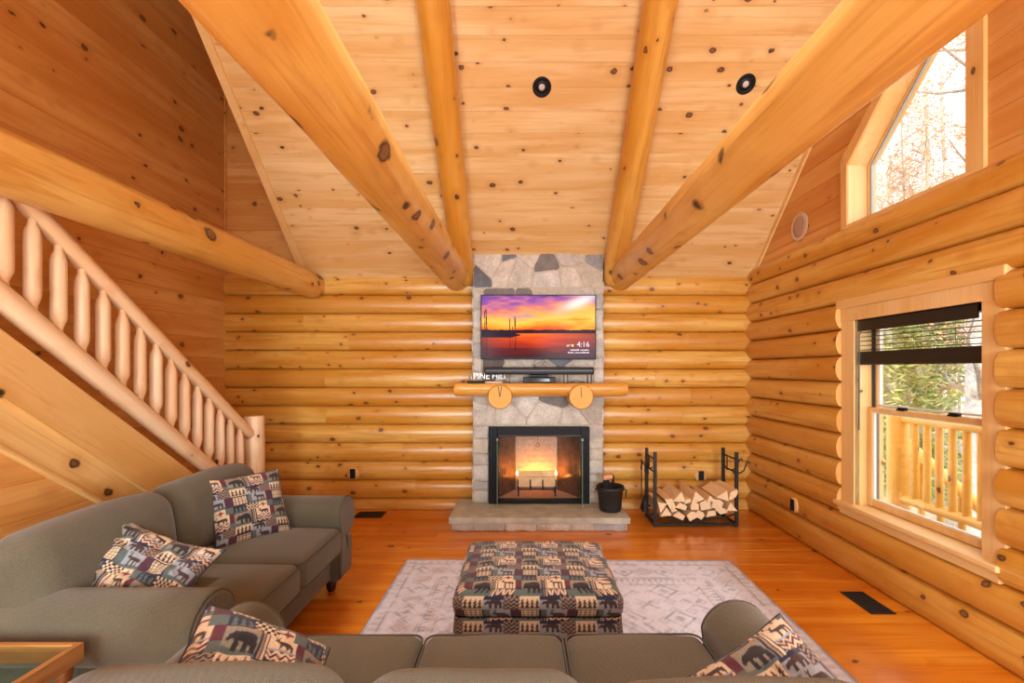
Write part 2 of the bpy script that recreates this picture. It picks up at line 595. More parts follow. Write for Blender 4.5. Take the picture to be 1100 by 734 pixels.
w_right = wr.build('wall_right', [M_SIDELOG, M_LOGEND], kind='structure')

# gable boards over the logs, leaving the raked window opening
G3 = lambda u, v, d: Vector((XR + d, u, v))
U2A, U2B, U2Z = 2.501, 3.43, 2.58
def rake(u): return 3.037 + S * (3.43 - u)
full = [(YF - .1, 2.45), (EAVE + .1, 2.45), (EAVE + .1, roof(EAVE + .1)), (RIDGE, roof(RIDGE)), (YF - .1, roof(RIDGE) - S * (RIDGE - YF + .1))]
reg = [clip(full, 1, 0, U2A), clip(full, -1, 0, -U2B)]
midr = clip(clip(full, 1, 0, U2B), -1, 0, -U2A)
reg.append(clip(midr, 0, 1, U2Z))
reg.append(clip(midr, -S, -1, -(3.037 + S * 3.43)))
g = Geo()
planks(g, G3, [r for r in reg if len(r) > 2], .18, 2.48, .004, 3.3, .17)
g.build('gable_boards', M_SIDEPLANK, w_right)
# fill behind the logs around the lower window
g = Geo()
for (a, b, z0, z1) in ((YF, 2.36, 0, 2.46), (3.40, EAVE, 0, 2.46), (2.36, 3.40, 0, .47), (2.36, 3.40, 1.9, 2.46)):
    g.box(2.53, 2.63, a, b, z0, z1, .001)
g.build('wall_core', M_SIDEPLANK, w_right)

# ceiling
c3 = lambda u, v, d: Vector((u, EAVE - v / math.sqrt(1 + S * S), roof(EAVE) + v * S / math.sqrt(1 + S * S))) + Vector((0, S, 1)).normalized() * d
Ls = (EAVE - RIDGE) * math.sqrt(1 + S * S)
g = Geo()
planks(g, c3, [[(-2.32, 0), (XR + .15, 0), (XR + .15, Ls), (-2.32, Ls)]], .168, .03, .003, None, .12)
ceil = g.build('ceiling', M_CEIL, kind='structure')
g = Geo()
rz = roof(RIDGE)
prism(g, [(RIDGE, rz), (YF - .2, rz - S * (RIDGE - YF + .2)), (YF - .2, rz - S * (RIDGE - YF + .2) + .12), (RIDGE, rz + .12)], lambda u, v, d: Vector((d, u, v)), XL - .3, XR + .3)
prism(g, [(EAVE + .2, 5.0), (RIDGE, rz + .02), (RIDGE, rz + .14), (EAVE + .2, 5.12)], lambda u, v, d: Vector((d, u, v)), XL - .3, -2.3)
prism(g, [(EAVE + .05, 2.46), (EAVE + .05, 5.1), (RIDGE, rz + .05), (RIDGE, rz)], lambda u, v, d: Vector((d, u, v)), -2.36, -2.33)
g.build('rear_slope', M_CEIL, ceil)
# trim strips on the open edge of the ceiling and along the gable
g = Geo()
n_ = Vector((0, S, 1)).normalized()
def slope_strip(g, x0, x1, d0, d1, depth0, depth1):
    V = []
    for x in (x0, x1):
        for d in (d0, d1):
            for q in (depth0, depth1):
                V.append(Vector((x, d, roof(d))) - n_ * q)
    F = [(0, 1, 3, 2), (4, 6, 7, 5), (0, 4, 5, 1), (2, 3, 7, 6), (0, 2, 6, 4), (1, 5, 7, 3)]
    g.add(V, F)
slope_strip(g, -2.36, -2.295, 4.86, RIDGE, .022, -.14)
g.build('trim_1', M_TRIMY, kind='structure')
g = Geo()
slope_strip(g, XR - .018, XR, 4.86, RIDGE, .05, 0)
g.build('trim_2', M_TRIMY, kind='structure')

# wall behind the viewer with its four window openings
g = Geo()
xs = [XL - .2, -2.72, -.78, .48, 2.22, XR + .2]
zs = [0, .48, 2.42, 2.78, 4.42, 5.0]
top = 3.6
for i in range(5):
    for j in range(5):
        if i in (1, 3) and j in (1, 3): continue
        g.box(xs[i], xs[i + 1], YF - .15, YF, zs[j], zs[j + 1], .001)
g.build('wall_front', M_BACKPLANK, kind='structure')

# ------------------------------------------------------------------ window_1 : double-hung window in the log wall
g = Geo()
JA, JB, JZ0, JZ1 = 2.415, 3.344, .51, 1.86
g.box(2.425, 2.47, JB, W1B, .47, JZ1 + .02, .004)
g.box(2.425, 2.47, W1A - .02, JA, .47, JZ1 + .02, .004)
g.box(2.42, 2.47, W1A - .02, W1B + .01, JZ1, 1.965, .004)
win1 = g.build('window_1', M_TRIM, kind='structure')
g = Geo()
g.box(2.40, 2.47, W1A - .04, W1B + .03, 1.955, 2.03, .012, k=3)
g.build('head_cap', M_TRIMY, win1)
g = Geo()
g.box(2.375, 2.62, W1A - .02, W1B + .025, .472, .508, .010, k=3)
g.box(2.41, 2.47, W1A, W1B, .41, .475, .004)
g.build('sill', M_TRIMY, win1)
g = Geo()
g.box(2.43, 2.64, JA - .02, JA, .5, JZ1 + .02, .002)
g.box(2.43, 2.64, JB, JB + .02, .5, JZ1 + .02, .002)
g.box(2.43, 2.64, JA, JB, JZ1, JZ1 + .03, .002)
g.build('jamb', M_TRIM, win1)
g = Geo()
g.box(2.555, 2.59, JB - .028, JB + .002, .51, JZ1, .002)
g.box(2.555, 2.59, JA - .002, JA + .028, .51, JZ1, .002)
g.build('jamb_track', M_DARKVINYL, win1)
def sash(x, z0, z1, w, name):
    g = Geo()
    a, b = JA + .006, JB - .006
    g.box(x, x + .032, a, a + w, z0, z1, .004); g.box(x, x + .032, b - w, b, z0, z1, .004)
    g.box(x, x + .032, a + w, b - w, z0, z0 + (w * 1.2 if z0 < 1 else w * .8), .004); g.box(x, x + .032, a + w, b - w, z1 - w * .75, z1, .004)
    s = g.build(name, M_TRIM, win1)
    g = Geo()
    for (y0, y1, c0, c1) in ((a + w - .004, a + w + .008, z0 + w, z1 - w * .7), (b - w - .008, b - w + .004, z0 + w, z1 - w * .7),
                             (a + w, b - w, z0 + w * 1.1 - .002, z0 + w * 1.1 + .01), (a + w, b - w, z1 - w * .75 - .008, z1 - w * .75 + .002)):
        g.box(x + .008, x + .026, y0, y1, c0, c1, .001)
    g.build('glazing_bead', M_WHITEVINYL, s)
    g = Geo()
    g.box(x + .013, x + .019, a + w * .8, b - w * .8, z0 + w * .7, z1 - w * .6, .001)
    g.build('pane', M_GLASS, s)
    return s
s_low = sash(2.52, .512, 1.225, .042, 'lower_sash')
s_up = sash(2.562, 1.19, JZ1, .042, 'upper_sash')
for y in (2.68, 3.05):
    g = Geo()
    g.box(2.515, 2.55, y - .03, y + .03, 1.222, 1.234, .004)
    g.box(2.508, 2.535, y - .045, y + .012, 1.234, 1.246, .004)
    g.build('sash_lock', M_BLACK, s_low)
g = Geo()
for z in (.56, .75): g.box(2.545, 2.556, JB - .02, JB - .008, z, z + .03, .003)
g.build('tilt_latch', M_WHITEVINYL, win1)

# blind
M_BLIND = plain('dark_espresso_blind', (.012, .009, .008, 1), .4, nscale=40)
bl = empty('window_blind', (2.47, 2.88, 1.86), 'dark brown horizontal blind, drawn half up inside the lower window', 'blind')
g = Geo(); g.box(2.45, 2.462, JA + .045, JB + .0, 1.778, 1.858, .004)
g.build('valance', M_BLIND, bl)
g = Geo(); g.box(2.468, 2.512, JA + .008, JB - .008, 1.815, 1.857, .003)
g.build('headrail', M_PLASTIC, bl)
for z in (1.765, 1.735, 1.705, 1.672, 1.64):
    g = Geo(); g.box(2.463, 2.513, JA + .008, JB - .008, z, z + .0028, .001)
    g.build('slat', M_BLIND, bl)
g = Geo()
for i in range(14):
    z = 1.553 + i * .0052
    g.box(2.4635 + .001 * (i % 2), 2.5135, JA + .008, JB - .008 + .001 * (i % 2), z, z + .0038, .001)
g.box(2.452, 2.462, JA + .02, JB + .004, 1.540, 1.628, .004)
g.build('slat_stack', M_BLIND, bl)
g = Geo(); g.box(2.460, 2.515, JA + .006, JB - .006, 1.533, 1.552, .004)
g.build('bottom_rail', M_BLIND, bl)
g = Geo()
tube(g, [(2.445, 3.30, 1.78), (2.437, 3.307, 1.75), (2.436, 3.31, 1.06)], [.004, .004, .0055], 8)
g.build('tilt_wand', plain('smoky_wand', (.05, .04, .045, 1), .2), bl)
g = Geo()
for y in (2.6, 2.88, 3.16):
    for x in (2.465, 2.512):
        g = Geo(); tube(g, [(x, y, 1.82), (x, y, 1.55)], .0009, 5)
        g.build('ladder_cord', M_BLIND, bl)

# ------------------------------------------------------------------ window_2 : raked window in the gable
g = Geo()
TOPA, TOPB = rake(U2A), rake(U2B)
cw = .095
g3 = lambda u, v, d: Vector((d, u, v))
def frame4(g, inn, out, d0, d1):
    n = len(inn)
    for i in range(n):
        j = (i + 1) % n
        prism(g, [inn[i], inn[j], out[j], out[i]], g3, d0, d1)
inn = [(U2A + .004, U2Z + .004), (U2B - .004, U2Z + .004), (U2B - .004, TOPB - .002), (U2A + .004, TOPA - .008)]
out = [(U2A - cw, U2Z - .055), (U2B + .06, U2Z - .055), (U2B + .06, TOPB + .06), (U2A - cw, TOPA + .13)]
frame4(g, inn, out, XR - .022, XR + .01)
win2 = g.build('window_2', M_TRIM, kind='structure')
g = Geo()
inj = [(U2A + .008, U2Z + .008), (U2B - .008, U2Z + .008), (U2B - .008, TOPB - .005), (U2A + .008, TOPA - .016)]
frame4(g, inj, [(U2A - .03, U2Z - .03), (U2B + .03, U2Z - .03), (U2B + .03, TOPB + .03), (U2A - .03, TOPA + .05)], XR - .012, XR + .20)
g.build('jamb', M_TRIM, win2)
g = Geo()
t = .022
i2 = [(U2A + t, U2Z + t), (U2B - t, U2Z + t), (U2B - t, TOPB - t * .5), (U2A + t, TOPA - t * 1.5)]
frame4(g, i2, [(u + (.012 if u > 3 else -.012) * 0, v) for u, v in inn], XR + .13, XR + .17)
fs = g.build('fixed_sash', M_TRIM, win2)
g = Geo()
t2 = .038
i3 = [(U2A + t2, U2Z + t2), (U2B - t2, U2Z + t2), (U2B - t2, TOPB - t2 * .5), (U2A + t2, TOPA - t2 * 1.5)]
frame4(g, i3, i2, XR + .140, XR + .16)
g.build('glazing_bead', plain('grey_glazing_bead', (.45, .47, .48, 1), .4), fs)
g = Geo()
prism(g, i2, g3, XR + .147, XR + .153)
g.build('pane', M_GLASS, fs)

# ------------------------------------------------------------------ beams and rafters
BE = [M_BEAM, M_END]
log_obj('log_beam', (-.71, 4.93, 2.479), (-.71, -2.5, 2.479), .142, .152, BE, seed=11, n=40, label='thick peeled log beam on the left of the television, running from chimney towards viewer', cat='beam')
log_obj('log_beam', (1.035, 4.93, 2.479), (1.035, -2.5, 2.479), .139, .149, BE, seed=23, n=40, label='thick peeled log beam on the right of the television, running from chimney towards viewer', cat='beam')
log_obj('log_beam', (-2.25, 4.88, 2.391), (-2.25, -2.5, 2.391), .136, .142, BE, seed=35, n=36, label='log beam at the loft edge crossing above the stair railing', cat='beam')
for x, sd, lb in ((-.62, 47, 'sloping log rafter on the ceiling left of the recessed light over the chimney'), (.945, 53, 'sloping log rafter on the ceiling between the two recessed lights')):
    off = n_ * -.098
    a = Vector((x, 4.86, roof(4.86))) + off; b = Vector((x, RIDGE + .1, roof(RIDGE + .1))) + off
    log_obj('log_rafter', a, b, .112, .124, [M_RAFTER, M_END], seed=sd, n=32, label=lb, cat='rafter')

# ------------------------------------------------------------------ staircase
XS = -2.42
HR = lambda d: 2.307 - .762 * (d - 2.223)
BR = lambda d: 1.75 - .785 * (d - 2.223)
st = empty('staircase', (XS, 4.05, 0), 'pine staircase with peeled log railing climbing along the left wall', 'staircase')
RL = [M_RAIL, M_END]
D1 = 4.07
log_obj('newel_post', (XS, D1 + .03, 0), (XS, D1 + .03, 1.085), .088, .085, RL, st, seed=3, n=24, chamfer=.015)
rail = empty('railing', (XS, 4, 1), None)
rail.parent = st; rail.matrix_parent_inverse = WM[st.name].inverted()
log_obj('handrail', (XS, D1 - .02, HR(D1 - .02)), (XS, 0, HR(0)), .046, .048, RL, rail, seed=5, n=20, wob=.06)
log_obj('bottom_rail', (XS, D1 - .02, BR(D1 - .02)), (XS, 0, BR(0)), .054, .058, RL, rail, seed=8, n=20, wob=.06)
bd = [2.123 - .127 * i for i in range(15, 0, -1)] + [2.123 + .1263 * i for i in range(15)]
for i, d in enumerate(bd):
    if d < .6: continue
    z0, z1 = BR(d) + .03, HR(d) - .02
    L = z1 - z0
    g = Geo()
    rr = random.Random(i)
    r = .034 * rr.uniform(.93, 1.06)
    prof = [(0, .019), (.055, .019), (.075, .026), (.10, r), (.13, r * 1.02), (L * .5, r), (L - .13, r), (L - .10, r * .96), (L - .075, .027), (L - .055, .019), (L, .018)]
    pts = [Vector((t, 0, 0)) for t, q in prof]
    tube(g, pts, [q for t, q in prof], 16, 0, rr.random(), False, .05, i * 2.1)
    M = Matrix(((0, 0, -1, XS), (0, 1, 0, d), (1, 0, 0, z0), (0, 0, 0, 1)))
    g.build('baluster', RL[:1], rail, M)

def slanted_board(name, x0, x1, top, bot, dA, dB, mat, parent, clampz=0.0):
    """board on the stair slope; local X along the slope for the grain"""
    ang = Matrix.Rotation(0, 4, 'X')
    dirv = Vector((0, dA - dB, top(dA) - top(dB))).normalized()
    xax = -dirv
    yax = Vector((1, 0, 0)); zax = xax.cross(yax).normalized()
    o = Vector((x0, dA, top(dA)))
    M = Matrix(((xax.x, yax.x, zax.x, o.x), (xax.y, yax.y, zax.y, o.y), (xax.z, yax.z, zax.z, o.z), (0, 0, 0, 1)))
    Mi = M.inverted()
    prof = [(dA, top(dA)), (dB, top(dB)), (dB, max(clampz, bot(dB))), (dA, max(clampz, bot(dA)))]
    # where the lower edge meets the floor
    if bot(dA) < clampz:
        lo, hi = dB, dA
        for _ in range(40):
            m_ = (lo + hi) / 2
            if bot(m_) > clampz: lo = m_
            else: hi = m_
        prof = [(dA, top(dA)), (dB, top(dB)), (dB, bot(dB)), (lo, clampz), (dA, clampz)]
    g = Geo()
    prism(g, prof, lambda u, v, d: Mi @ Vector((d, u, v)), x0, x1)
    return g.build(name, mat, parent, M)
STT = lambda d: 1.664 - .77 * (d - 2.11)
STB = lambda d: 1.358 - .80 * (d - 2.11)
SKB = lambda d: 1.143 - .787 * (d - 2.11)
slanted_board('stringer', -2.485, -2.385, STT, STB, 4.20, -.3, M_STRINGER, st)
slanted_board('skirt_board', -2.47, -2.42, lambda d: STB(d) + .03, SKB, 3.9, -.3, M_STRINGER, st)
slanted_board('trim_bead', -2.47, -2.408, lambda d: SKB(d) + .006, lambda d: SKB(d) - .012, 3.55, -.3, M_STRINGER, st)
for i in range(17):
    z = .19 * (i + 1)
    d = 4.02 - .247 * i
    g = Geo()
    g.box(-3.19, -2.47, d - .27, d + .03, z - .055, z, .012, k=3)
    g.build('tread', M_FLOOR, st)
# wall under the stairs
SW = lambda u, v, d: Vector((-2.452 - d, u, v))
g = Geo()
planks(g, SW, [[(YF, 0), (3.56, 0), (3.5, SKB(3.5)), (.5, SKB(.5)), (YF, SKB(.5))]], .18, .04, .004, 3.3, .05)
g.build('wall_stair', M_SIDEPLANK, kind='structure')

# ------------------------------------------------------------------ fireplace and chimney
fp = empty('fireplace', (.15, 4.68, 0), 'grey fieldstone fireplace with black-framed open firebox and tall chimney', 'fireplace')
b = NB('fieldstone')
nz1 = b.noise(b.pos(), 9, 5, .6); nz2 = b.noise(b.pos(), 55, 4, .65)
c = b.mix(.55, b.col(), b.mix(b.mapr(nz1, .3, .7, 0, 1), (.70, .73, .76, 1), (1.4, 1.45, 1.52, 1)), 'MULTIPLY')
c = b.mix(.35, c, b.mix(b.mapr(nz2, .3, .7, 0, 1), (.45, .45, .45, 1), (1.5, 1.5, 1.5, 1)), 'MULTIPLY')
M_STONE = b.bsdf(c, .85, b.math('ADD', nz1, b.math('MULTIPLY', nz2, .5)), .5, .012)
M_MORTAR = plain('sandy_mortar', lin(196, 184, 164), .95, nscale=80, namt=.2, bstr=.4)
STONES = [lin(210, 200, 186), lin(204, 192, 176), lin(214, 206, 194), lin(118, 120, 126), lin(104, 106, 112), lin(112, 98, 88), lin(188, 178, 164), lin(196, 186, 172), lin(172, 164, 152), lin(150, 148, 146), lin(205, 194, 178), lin(180, 166, 150), lin(138, 136, 136), lin(126, 118, 112), lin(192, 180, 160), lin(200, 192, 184)]
PALE = [lin(206, 198, 184), lin(196, 188, 174), lin(212, 204, 192), lin(190, 182, 170), lin(176, 172, 166), lin(202, 190, 172)]


def stone(g, poly, to3d, rng, pal, gap=.006, out=(.004, .011)):
    n = len(poly)
    cx = sum(p[0] for p in poly) / n; cy = sum(p[1] for p in poly) / n
    # round the corners a little (one corner-cutting pass)
    q = []
    for i in range(n):
        a, c2 = poly[i], poly[(i + 1) % n]
        q.append((a[0] * .91 + c2[0] * .09, a[1] * .91 + c2[1] * .09)); q.append((a[0] * .09 + c2[0] * .91, a[1] * .09 + c2[1] * .91))
    # resample edges and add jitter
    p2 = []
    for i in range(len(q)):
        a, c2 = q[i], q[(i + 1) % len(q)]
        L = math.hypot(a[0] - c2[0], a[1] - c2[1]); m = max(1, int(L / .035))
        for t in range(m):
            p2.append((a[0] + (c2[0] - a[0]) * t / m + rng.uniform(-.004, .004), a[1] + (c2[1] - a[1]) * t / m + rng.uniform(-.004, .004)))
    def ins(pt, s):
        dx, dy = cx - pt[0], cy - pt[1]; L = math.hypot(dx, dy)
        return (pt[0] + dx / L * min(s, L * .6), pt[1] + dy / L * min(s, L * .6))
    h = rng.uniform(*out)
    m = len(p2); V = []
    tilt = (rng.uniform(-.05, .05), rng.uniform(-.05, .05))
    f = lambda p, d: to3d(p[0], p[1], d - (tilt[0] * (p[0] - cx) + tilt[1] * (p[1] - cy)) * (d != 0) + .004 * noise.noise(Vector((p[0] * 18, p[1] * 18, h * 99))) * (d != 0))
    rings = [(gap, 0.012), (gap, -h * .5), (gap + .004, -h), (gap + .02, -h - .002)]
    for s, d in rings:
        V += [f(ins(p, s), d) for p in p2]
    V.append(f((cx, cy), -h - .003))
    F = []
    for r_ in range(3):
        for i in range(m):
            j = (i + 1) % m
            F.append((r_ * m + i, r_ * m + j, (r_ + 1) * m + j, (r_ + 1) * m + i))
    for i in range(m): F.append((3 * m + i, 3 * m + (i + 1) % m, 4 * m))
    g.add(V, F, 0, None, True, tuple(rng.choice(pal)[:3]))


def voronoi_cells(x0, x1, z0, z1, sx, sz, rng):
    pts = []
    nx = max(1, round((x1 - x0) / sx)); nz = max(1, round((z1 - z0) / sz))
    for j in range(nz):
        for i in range(nx):
            pts.append((x0 + (x1 - x0) * (i + .5 + (.25 if j % 2 else -.25) + rng.uniform(-.36, .36)) / nx, z0 + (z1 - z0) * (j + .5 + rng.uniform(-.38, .38)) / nz, rng.uniform(0, .02)))
    cells = []
    for p in pts:
        poly = [(x0, z0), (x1, z0), (x1, z1), (x0, z1)]
        for q in pts:
            if q is p: continue
            a, bb = q[0] - p[0], q[1] - p[1]
            cc = (q[0] ** 2 + q[1] ** 2 - p[0] ** 2 - p[1] ** 2 + p[2] - q[2]) / 2
            poly = clip(poly, a, bb, cc)
            if len(poly) < 3: break
        if len(poly) >= 3: cells.append(poly)
    return cells


g = Geo()
rng = random.Random(5)
FY = 4.69
ch3 = lambda u, v, d: Vector((u, FY + d, v))
IX0, IX1, IZ0, IZ1 = -.352, .674, .13, .915
for (xa, xb) in ((CX0, IX0), (IX1, CX1)):
    z = .13
    while z < IZ1 - .03:
        hgt = min(rng.uniform(.085, .16), IZ1 + .01 - z)
        if IZ1 - (z + hgt) < .05: hgt = IZ1 + .01 - z
        stone(g, [(xa, z), (xb, z), (xb, z + hgt), (xa, z + hgt)], ch3, rng, PALE, .005, (.006, .024))
        z += hgt
for cell in voronoi_cells(CX0, CX1, IZ1 + .01, 1.36, .30, .21, rng): stone(g, cell, ch3, rng, STONES)
for cell in voronoi_cells(CX0 + .10, CX1 - .10, 1.36, 2.34, .26, .22, rng): stone(g, cell, ch3, rng, STONES)
for (xa, xb) in ((CX0, CX0 + .10), (CX1 - .10, CX1)):
    z = 1.36
    while z < 2.31:
        hgt = min(rng.uniform(.1, .2), 2.34 - z)
        stone(g, [(xa + rng.uniform(-.012, .004), z), (xb, z), (xb, z + hgt), (xa + rng.uniform(-.012, .004), z + hgt)] if xa < 0 else
              [(xa, z), (xb + rng.uniform(-.004, .014), z), (xb + rng.uniform(-.004, .014), z + hgt), (xa, z + hgt)], ch3, rng, PALE, .005, (.006, .02))
        z += hgt
for cell in voronoi_cells(CX0, CX1, 2.34, 2.74, .22, .20, rng): stone(g, cell, ch3, rng, STONES)
# returns of the chimney at both sides
for side, xf in ((-1, CX0), (1, CX1)):
    z = .13
    sd3 = (lambda u, v, d: Vector((CX0 + d, u, v))) if side < 0 else (lambda u, v, d: Vector((CX1 - d, u, v)))
    while z < 2.6:
        hgt = rng.uniform(.1, .2)
        poly = [(FY - .01, z), (4.94, z), (4.94, z + hgt), (FY - .01, z + hgt)]
        stone(g, poly if side > 0 else poly[::-1], sd3, rng, PALE, .005, (.003, .008))
        z += hgt
g.build('stonework', M_STONE, fp)
g = Geo()
g.box(CX0 + .004, IX0 + .03, FY, 5.25, 0, IZ1, .002); g.box(IX1 - .03, CX1 - .004, FY, 5.25, 0, IZ1, .002)
g.box(CX0 + .004, CX1 - .004, FY, 5.25, IZ1, 2.78, .002); g.box(IX0 + .03, IX1 - .03, FY, 5.25, 0, .12, .002)
g.build('chimney_core', M_MORTAR, fp)
# hearth
M_SLAB = plain('hearth_sandstone', lin(188, 186, 170), .8, nscale=7, namt=.22, bstr=.25)
g = Geo()
v, f = soft_box(Vector((.836, .32, .028)), .006, 2, 14)
rng2 = random.Random(3)
v = [p + Vector((0, 0, .004 * noise.noise(p * 9))) + Vector((.006 * noise.noise(Vector((p.y * 14, 2, 0))) * (abs(p.x) > .8), .007 * noise.noise(Vector((p.x * 14, 7, 0))) * (p.y < -.3), 0)) for p in v]
g.add([p + Vector((.150, 4.515, .104)) for p in v], f, 0, .3, False)
g.build('hearth_slab', M_SLAB, fp)
g = Geo()
x = -.66
while x < .955:
    w = min(rng2.uniform(.16, .34), .965 - x)
    stone(g, [(x, 0), (x + w, 0), (x + w, .078), (x, .078)], lambda u, v, d: Vector((u, 4.235 + d, v)), rng2, PALE, .004, (.003, .012))
    x += w
for sx in (-.66, .965):
    sg = 1 if sx > 0 else -1
    for (ya, yb) in ((4.24, 4.42), (4.42, 4.68)):
        poly = [(ya, 0), (yb, 0), (yb, .078), (ya, .078)]
        stone(g, poly if sg > 0 else poly[::-1], lambda u, v, d: Vector((sx - sg * d, u, v)), rng2, PALE, .004, (.002, .006))
g.build('hearth_base', M_STONE, fp)
g = Geo(); g.box(-.655, .96, 4.24, 4.7, 0, .076, .001)
g.build('hearth_core', M_MORTAR, fp)
# black insert frame, firebox
g = Geo()
fw = .088
for (a, c2, e, h) in ((IX0, IX0 + fw, IZ0, IZ1), (IX1 - fw, IX1, IZ0, IZ1), (IX0 + fw, IX1 - fw, IZ1 - .085, IZ1), (IX0 + fw, IX1 - fw, IZ0, IZ0 + .045)):
    g.box(a, c2, 4.635, 4.70, e, h, .005)
ins = g.build('insert_frame', M_BLACK, fp)
g = Geo()
for (a, c2, e, h) in ((IX0 + fw - .004, IX0 + fw + .012, IZ0 + .04, IZ1 - .08), (IX1 - fw - .012, IX1 - fw + .004, IZ0 + .04, IZ1 - .08), (IX0 + fw, IX1 - fw, IZ1 - .097, IZ1 - .08)):
    g.box(a, c2, 4.626, 4.66, e, h, .003)
g.build('inner_trim', plain('dark_bronze_trim', (.05, .045, .045, 1), .3, .6), ins)
M_FBRICK = plain('pale_firebrick', lin(176, 160, 142), .9, nscale=30, namt=.15, bstr=.3)
M_FSIDE = plain('firebox_side_panel', lin(112, 100, 92), .3, .6, nscale=14, namt=.3)
g = Geo()
bx0, bx1, by, fz0, fz1 = -.085, .375, 5.08, .165, .93
planks(g, lambda u, v, d: Vector((u, by + d, v)), [[(bx0, fz0), (bx1, fz0), (bx1, fz1), (bx0, fz1)]], .062, fz0, .0025, .2, .05)
g.build('firebox_back', M_FBRICK, fp)
g = Geo()
ax0, ax1 = IX0 + .06, IX1 - .06
prism(g, [(ax0, 4.69), (bx0, by), (bx0 - .05, by), (ax0 - .05, 4.69)], lambda u, v, d: Vector((u, v, d)), fz0, fz1)
g.build('firebox_side', M_FSIDE, fp)
g = Geo()
prism(g, [(ax1, 4.69), (ax1 + .05, 4.69), (bx1 + .05, by), (bx1, by)], lambda u, v, d: Vector((u, v, d)), fz0, fz1)
g.build('firebox_side', M_FSIDE, fp)
g = Geo()
g.box(IX0 + .01, IX1 - .01, 4.66, 5.15, fz0 - .03, fz0, .001)
g.build('firebox_floor', M_FBRICK, fp)
g = Geo(); g.box(IX0 + .01, IX1 - .01, 4.705, 5.15, .895, .935, .001)
g.build('firebox_throat', M_BLACK, fp)
M_GEDGE = plain('green_glass_edge', lin(110, 136, 124), .15)
M_CLIP = plain('brushed_steel_clip', (.32, .31, .30, 1), .4, .7)
for xx, sg in ((-.252, -1), (.576, 1)):
    g = Geo()
    g.box(xx - .003, xx + .003, 4.43, 4.63, .165, .825, .001)
    g.box(xx - .012 * sg - .003, xx - .012 * sg + .003, 4.44, 4.63, .165, .825, .001)
    dr = g.build('glass_door', M_DOORGLASS, fp)
    g = Geo(); g.box(xx - .0035, xx + .0035, 4.426, 4.4305, .165, .825, .001)
    g.build('polished_edge', M_GEDGE, dr)
    for z in (.155, .805):
        g = Geo(); g.box(xx - .009, xx + .009, 4.424, 4.446, z, z + .022, .003)
        g.build('door_clip', M_CLIP, dr)
g = Geo()
tube(g, [(.148, 4.70, .84), (.148, 4.70, .74)], .002, 6)
tube(g, [Vector((.148 + .02 * math.sin(t / 12 * 2 * math.pi), 4.70, .72 + .02 * math.cos(t / 12 * 2 * math.pi))) for t in range(12)], .0025, 6, closed=True)
g.build('damper_pull', M_IRON, fp)

# grate with logs and flames
gr = empty('fire_grate', (.145, 4.86, .165), 'black iron grate inside the firebox', 'grate')
g = Geo()
for y in (4.79, 4.96): g.box(-.06, .35, y - .007, y + .007, .235, .25, .003)
for x in (-.05, .085, .215, .34): g.box(x - .007, x + .007, 4.78, 4.98, .25, .262, .003)
g.build('bars', M_IRON, gr)
for x in (-.055, .075, .205, .343):
    g = Geo(); g.box(x - .006, x + .006, 4.772, 4.784, .235, .345, .003)
    g.build('upright', M_IRON, gr)
for x in (-.05, .34):
    for y in (4.80, 4.95):
        g = Geo(); g.box(x - .007, x + .007, y - .007, y + .007, .165, .24, .002)
        g.build('leg', M_IRON, gr)

M_BARK = plain('rough_bark', lin(112, 84, 62), .95, nscale=45, namt=.5, bstr=.8)
M_SPLIT = wood('split_firewood', lin(252, 228, 186), lin(236, 200, 150), 1, .2, 8, .75, .15, .5, warm=lin(190, 140, 96))
M_CUT = plain('sawn_log_end', lin(240, 210, 168), .8, nscale=60, namt=.18)


def split_log(name, center, L, prof, rot, axis, seed, bark=1, **tags):
    """prism of split wood; prof in the plane across; axis 'X' or 'Y' = long axis"""
    rng = random.Random(seed)
    n = len(prof); V = []; F = []; mi = []; seg = 6
    ca, sa = math.cos(rot), math.sin(rot)
    for i in range(seg + 1):
        t = (i / seg - .5) * L
        for (u, w) in prof:
            k = 1 + .08 * noise.noise(Vector((t * 5, u * 20, seed)))
            uu, ww = (u * ca - w * sa) * k, (u * sa + w * ca) * k
            V.append((uu, t, ww) if axis == 'Y' else (t, uu, ww))
    for i in range(seg):
        for j in range(n):
            F.append((i * n + j, i * n + (j + 1) % n, (i + 1) * n + (j + 1) % n, (i + 1) * n + j)); mi.append(0 if j >= bark else 1)
    F += [tuple(reversed(range(n))), tuple(range(seg * n, seg * n + n))]; mi += [2, 2]
    g = Geo(); g.add(V, F, mi, rng.random())
    return g.build(name, [M_SPLIT, M_BARK, M_CUT], None, Matrix.Translation(Vector(center)), **tags)


M_SPLITX = M_SPLIT
split_log('firewood_log', (.15, 4.845, .317), .41, [(-.045, -.05), (.045, -.05), (.05, .03), (-.03, .045)], 0, 'X', 1, 1, label='split log lying lowest across the grate in the firebox', cat='log')
split_log('firewood_log', (.14, 4.93, .365), .40, [(-.035, -.03), (.035, -.04), (.04, .03), (-.02, .045)], .1, 'X', 2, 2, label='split log behind the lowest one on the fire grate', cat='log')
M_FLAME = emit('flame', (1, .55, .16, 1), 14)
for x, lb in ((-.065, 'small yellow flame at the left end of the burning log'), (.345, 'small yellow flame at the right end of the burning log')):
    g = Geo(); lathe(g, [(0, 0), (.009, .008), (.011, .018), (.007, .034), (.0, .055)], (x, 4.80, .385), 10)
    g.build('flame', M_FLAME, label=lb, cat='flame')
fl = bpy.data.lights.new('fire_glow', 'AREA'); fl.energy = 4.2; fl.color = (1, .30, .05); fl.size = .34; fl.size_y = .06; fl.shape = 'RECTANGLE'
flo = bpy.data.objects.new('fire_glow', fl); COL.objects.link(flo); flo.location = (.15, 4.985, .30); flo.rotation_euler = (math.radians(158), 0, 0)

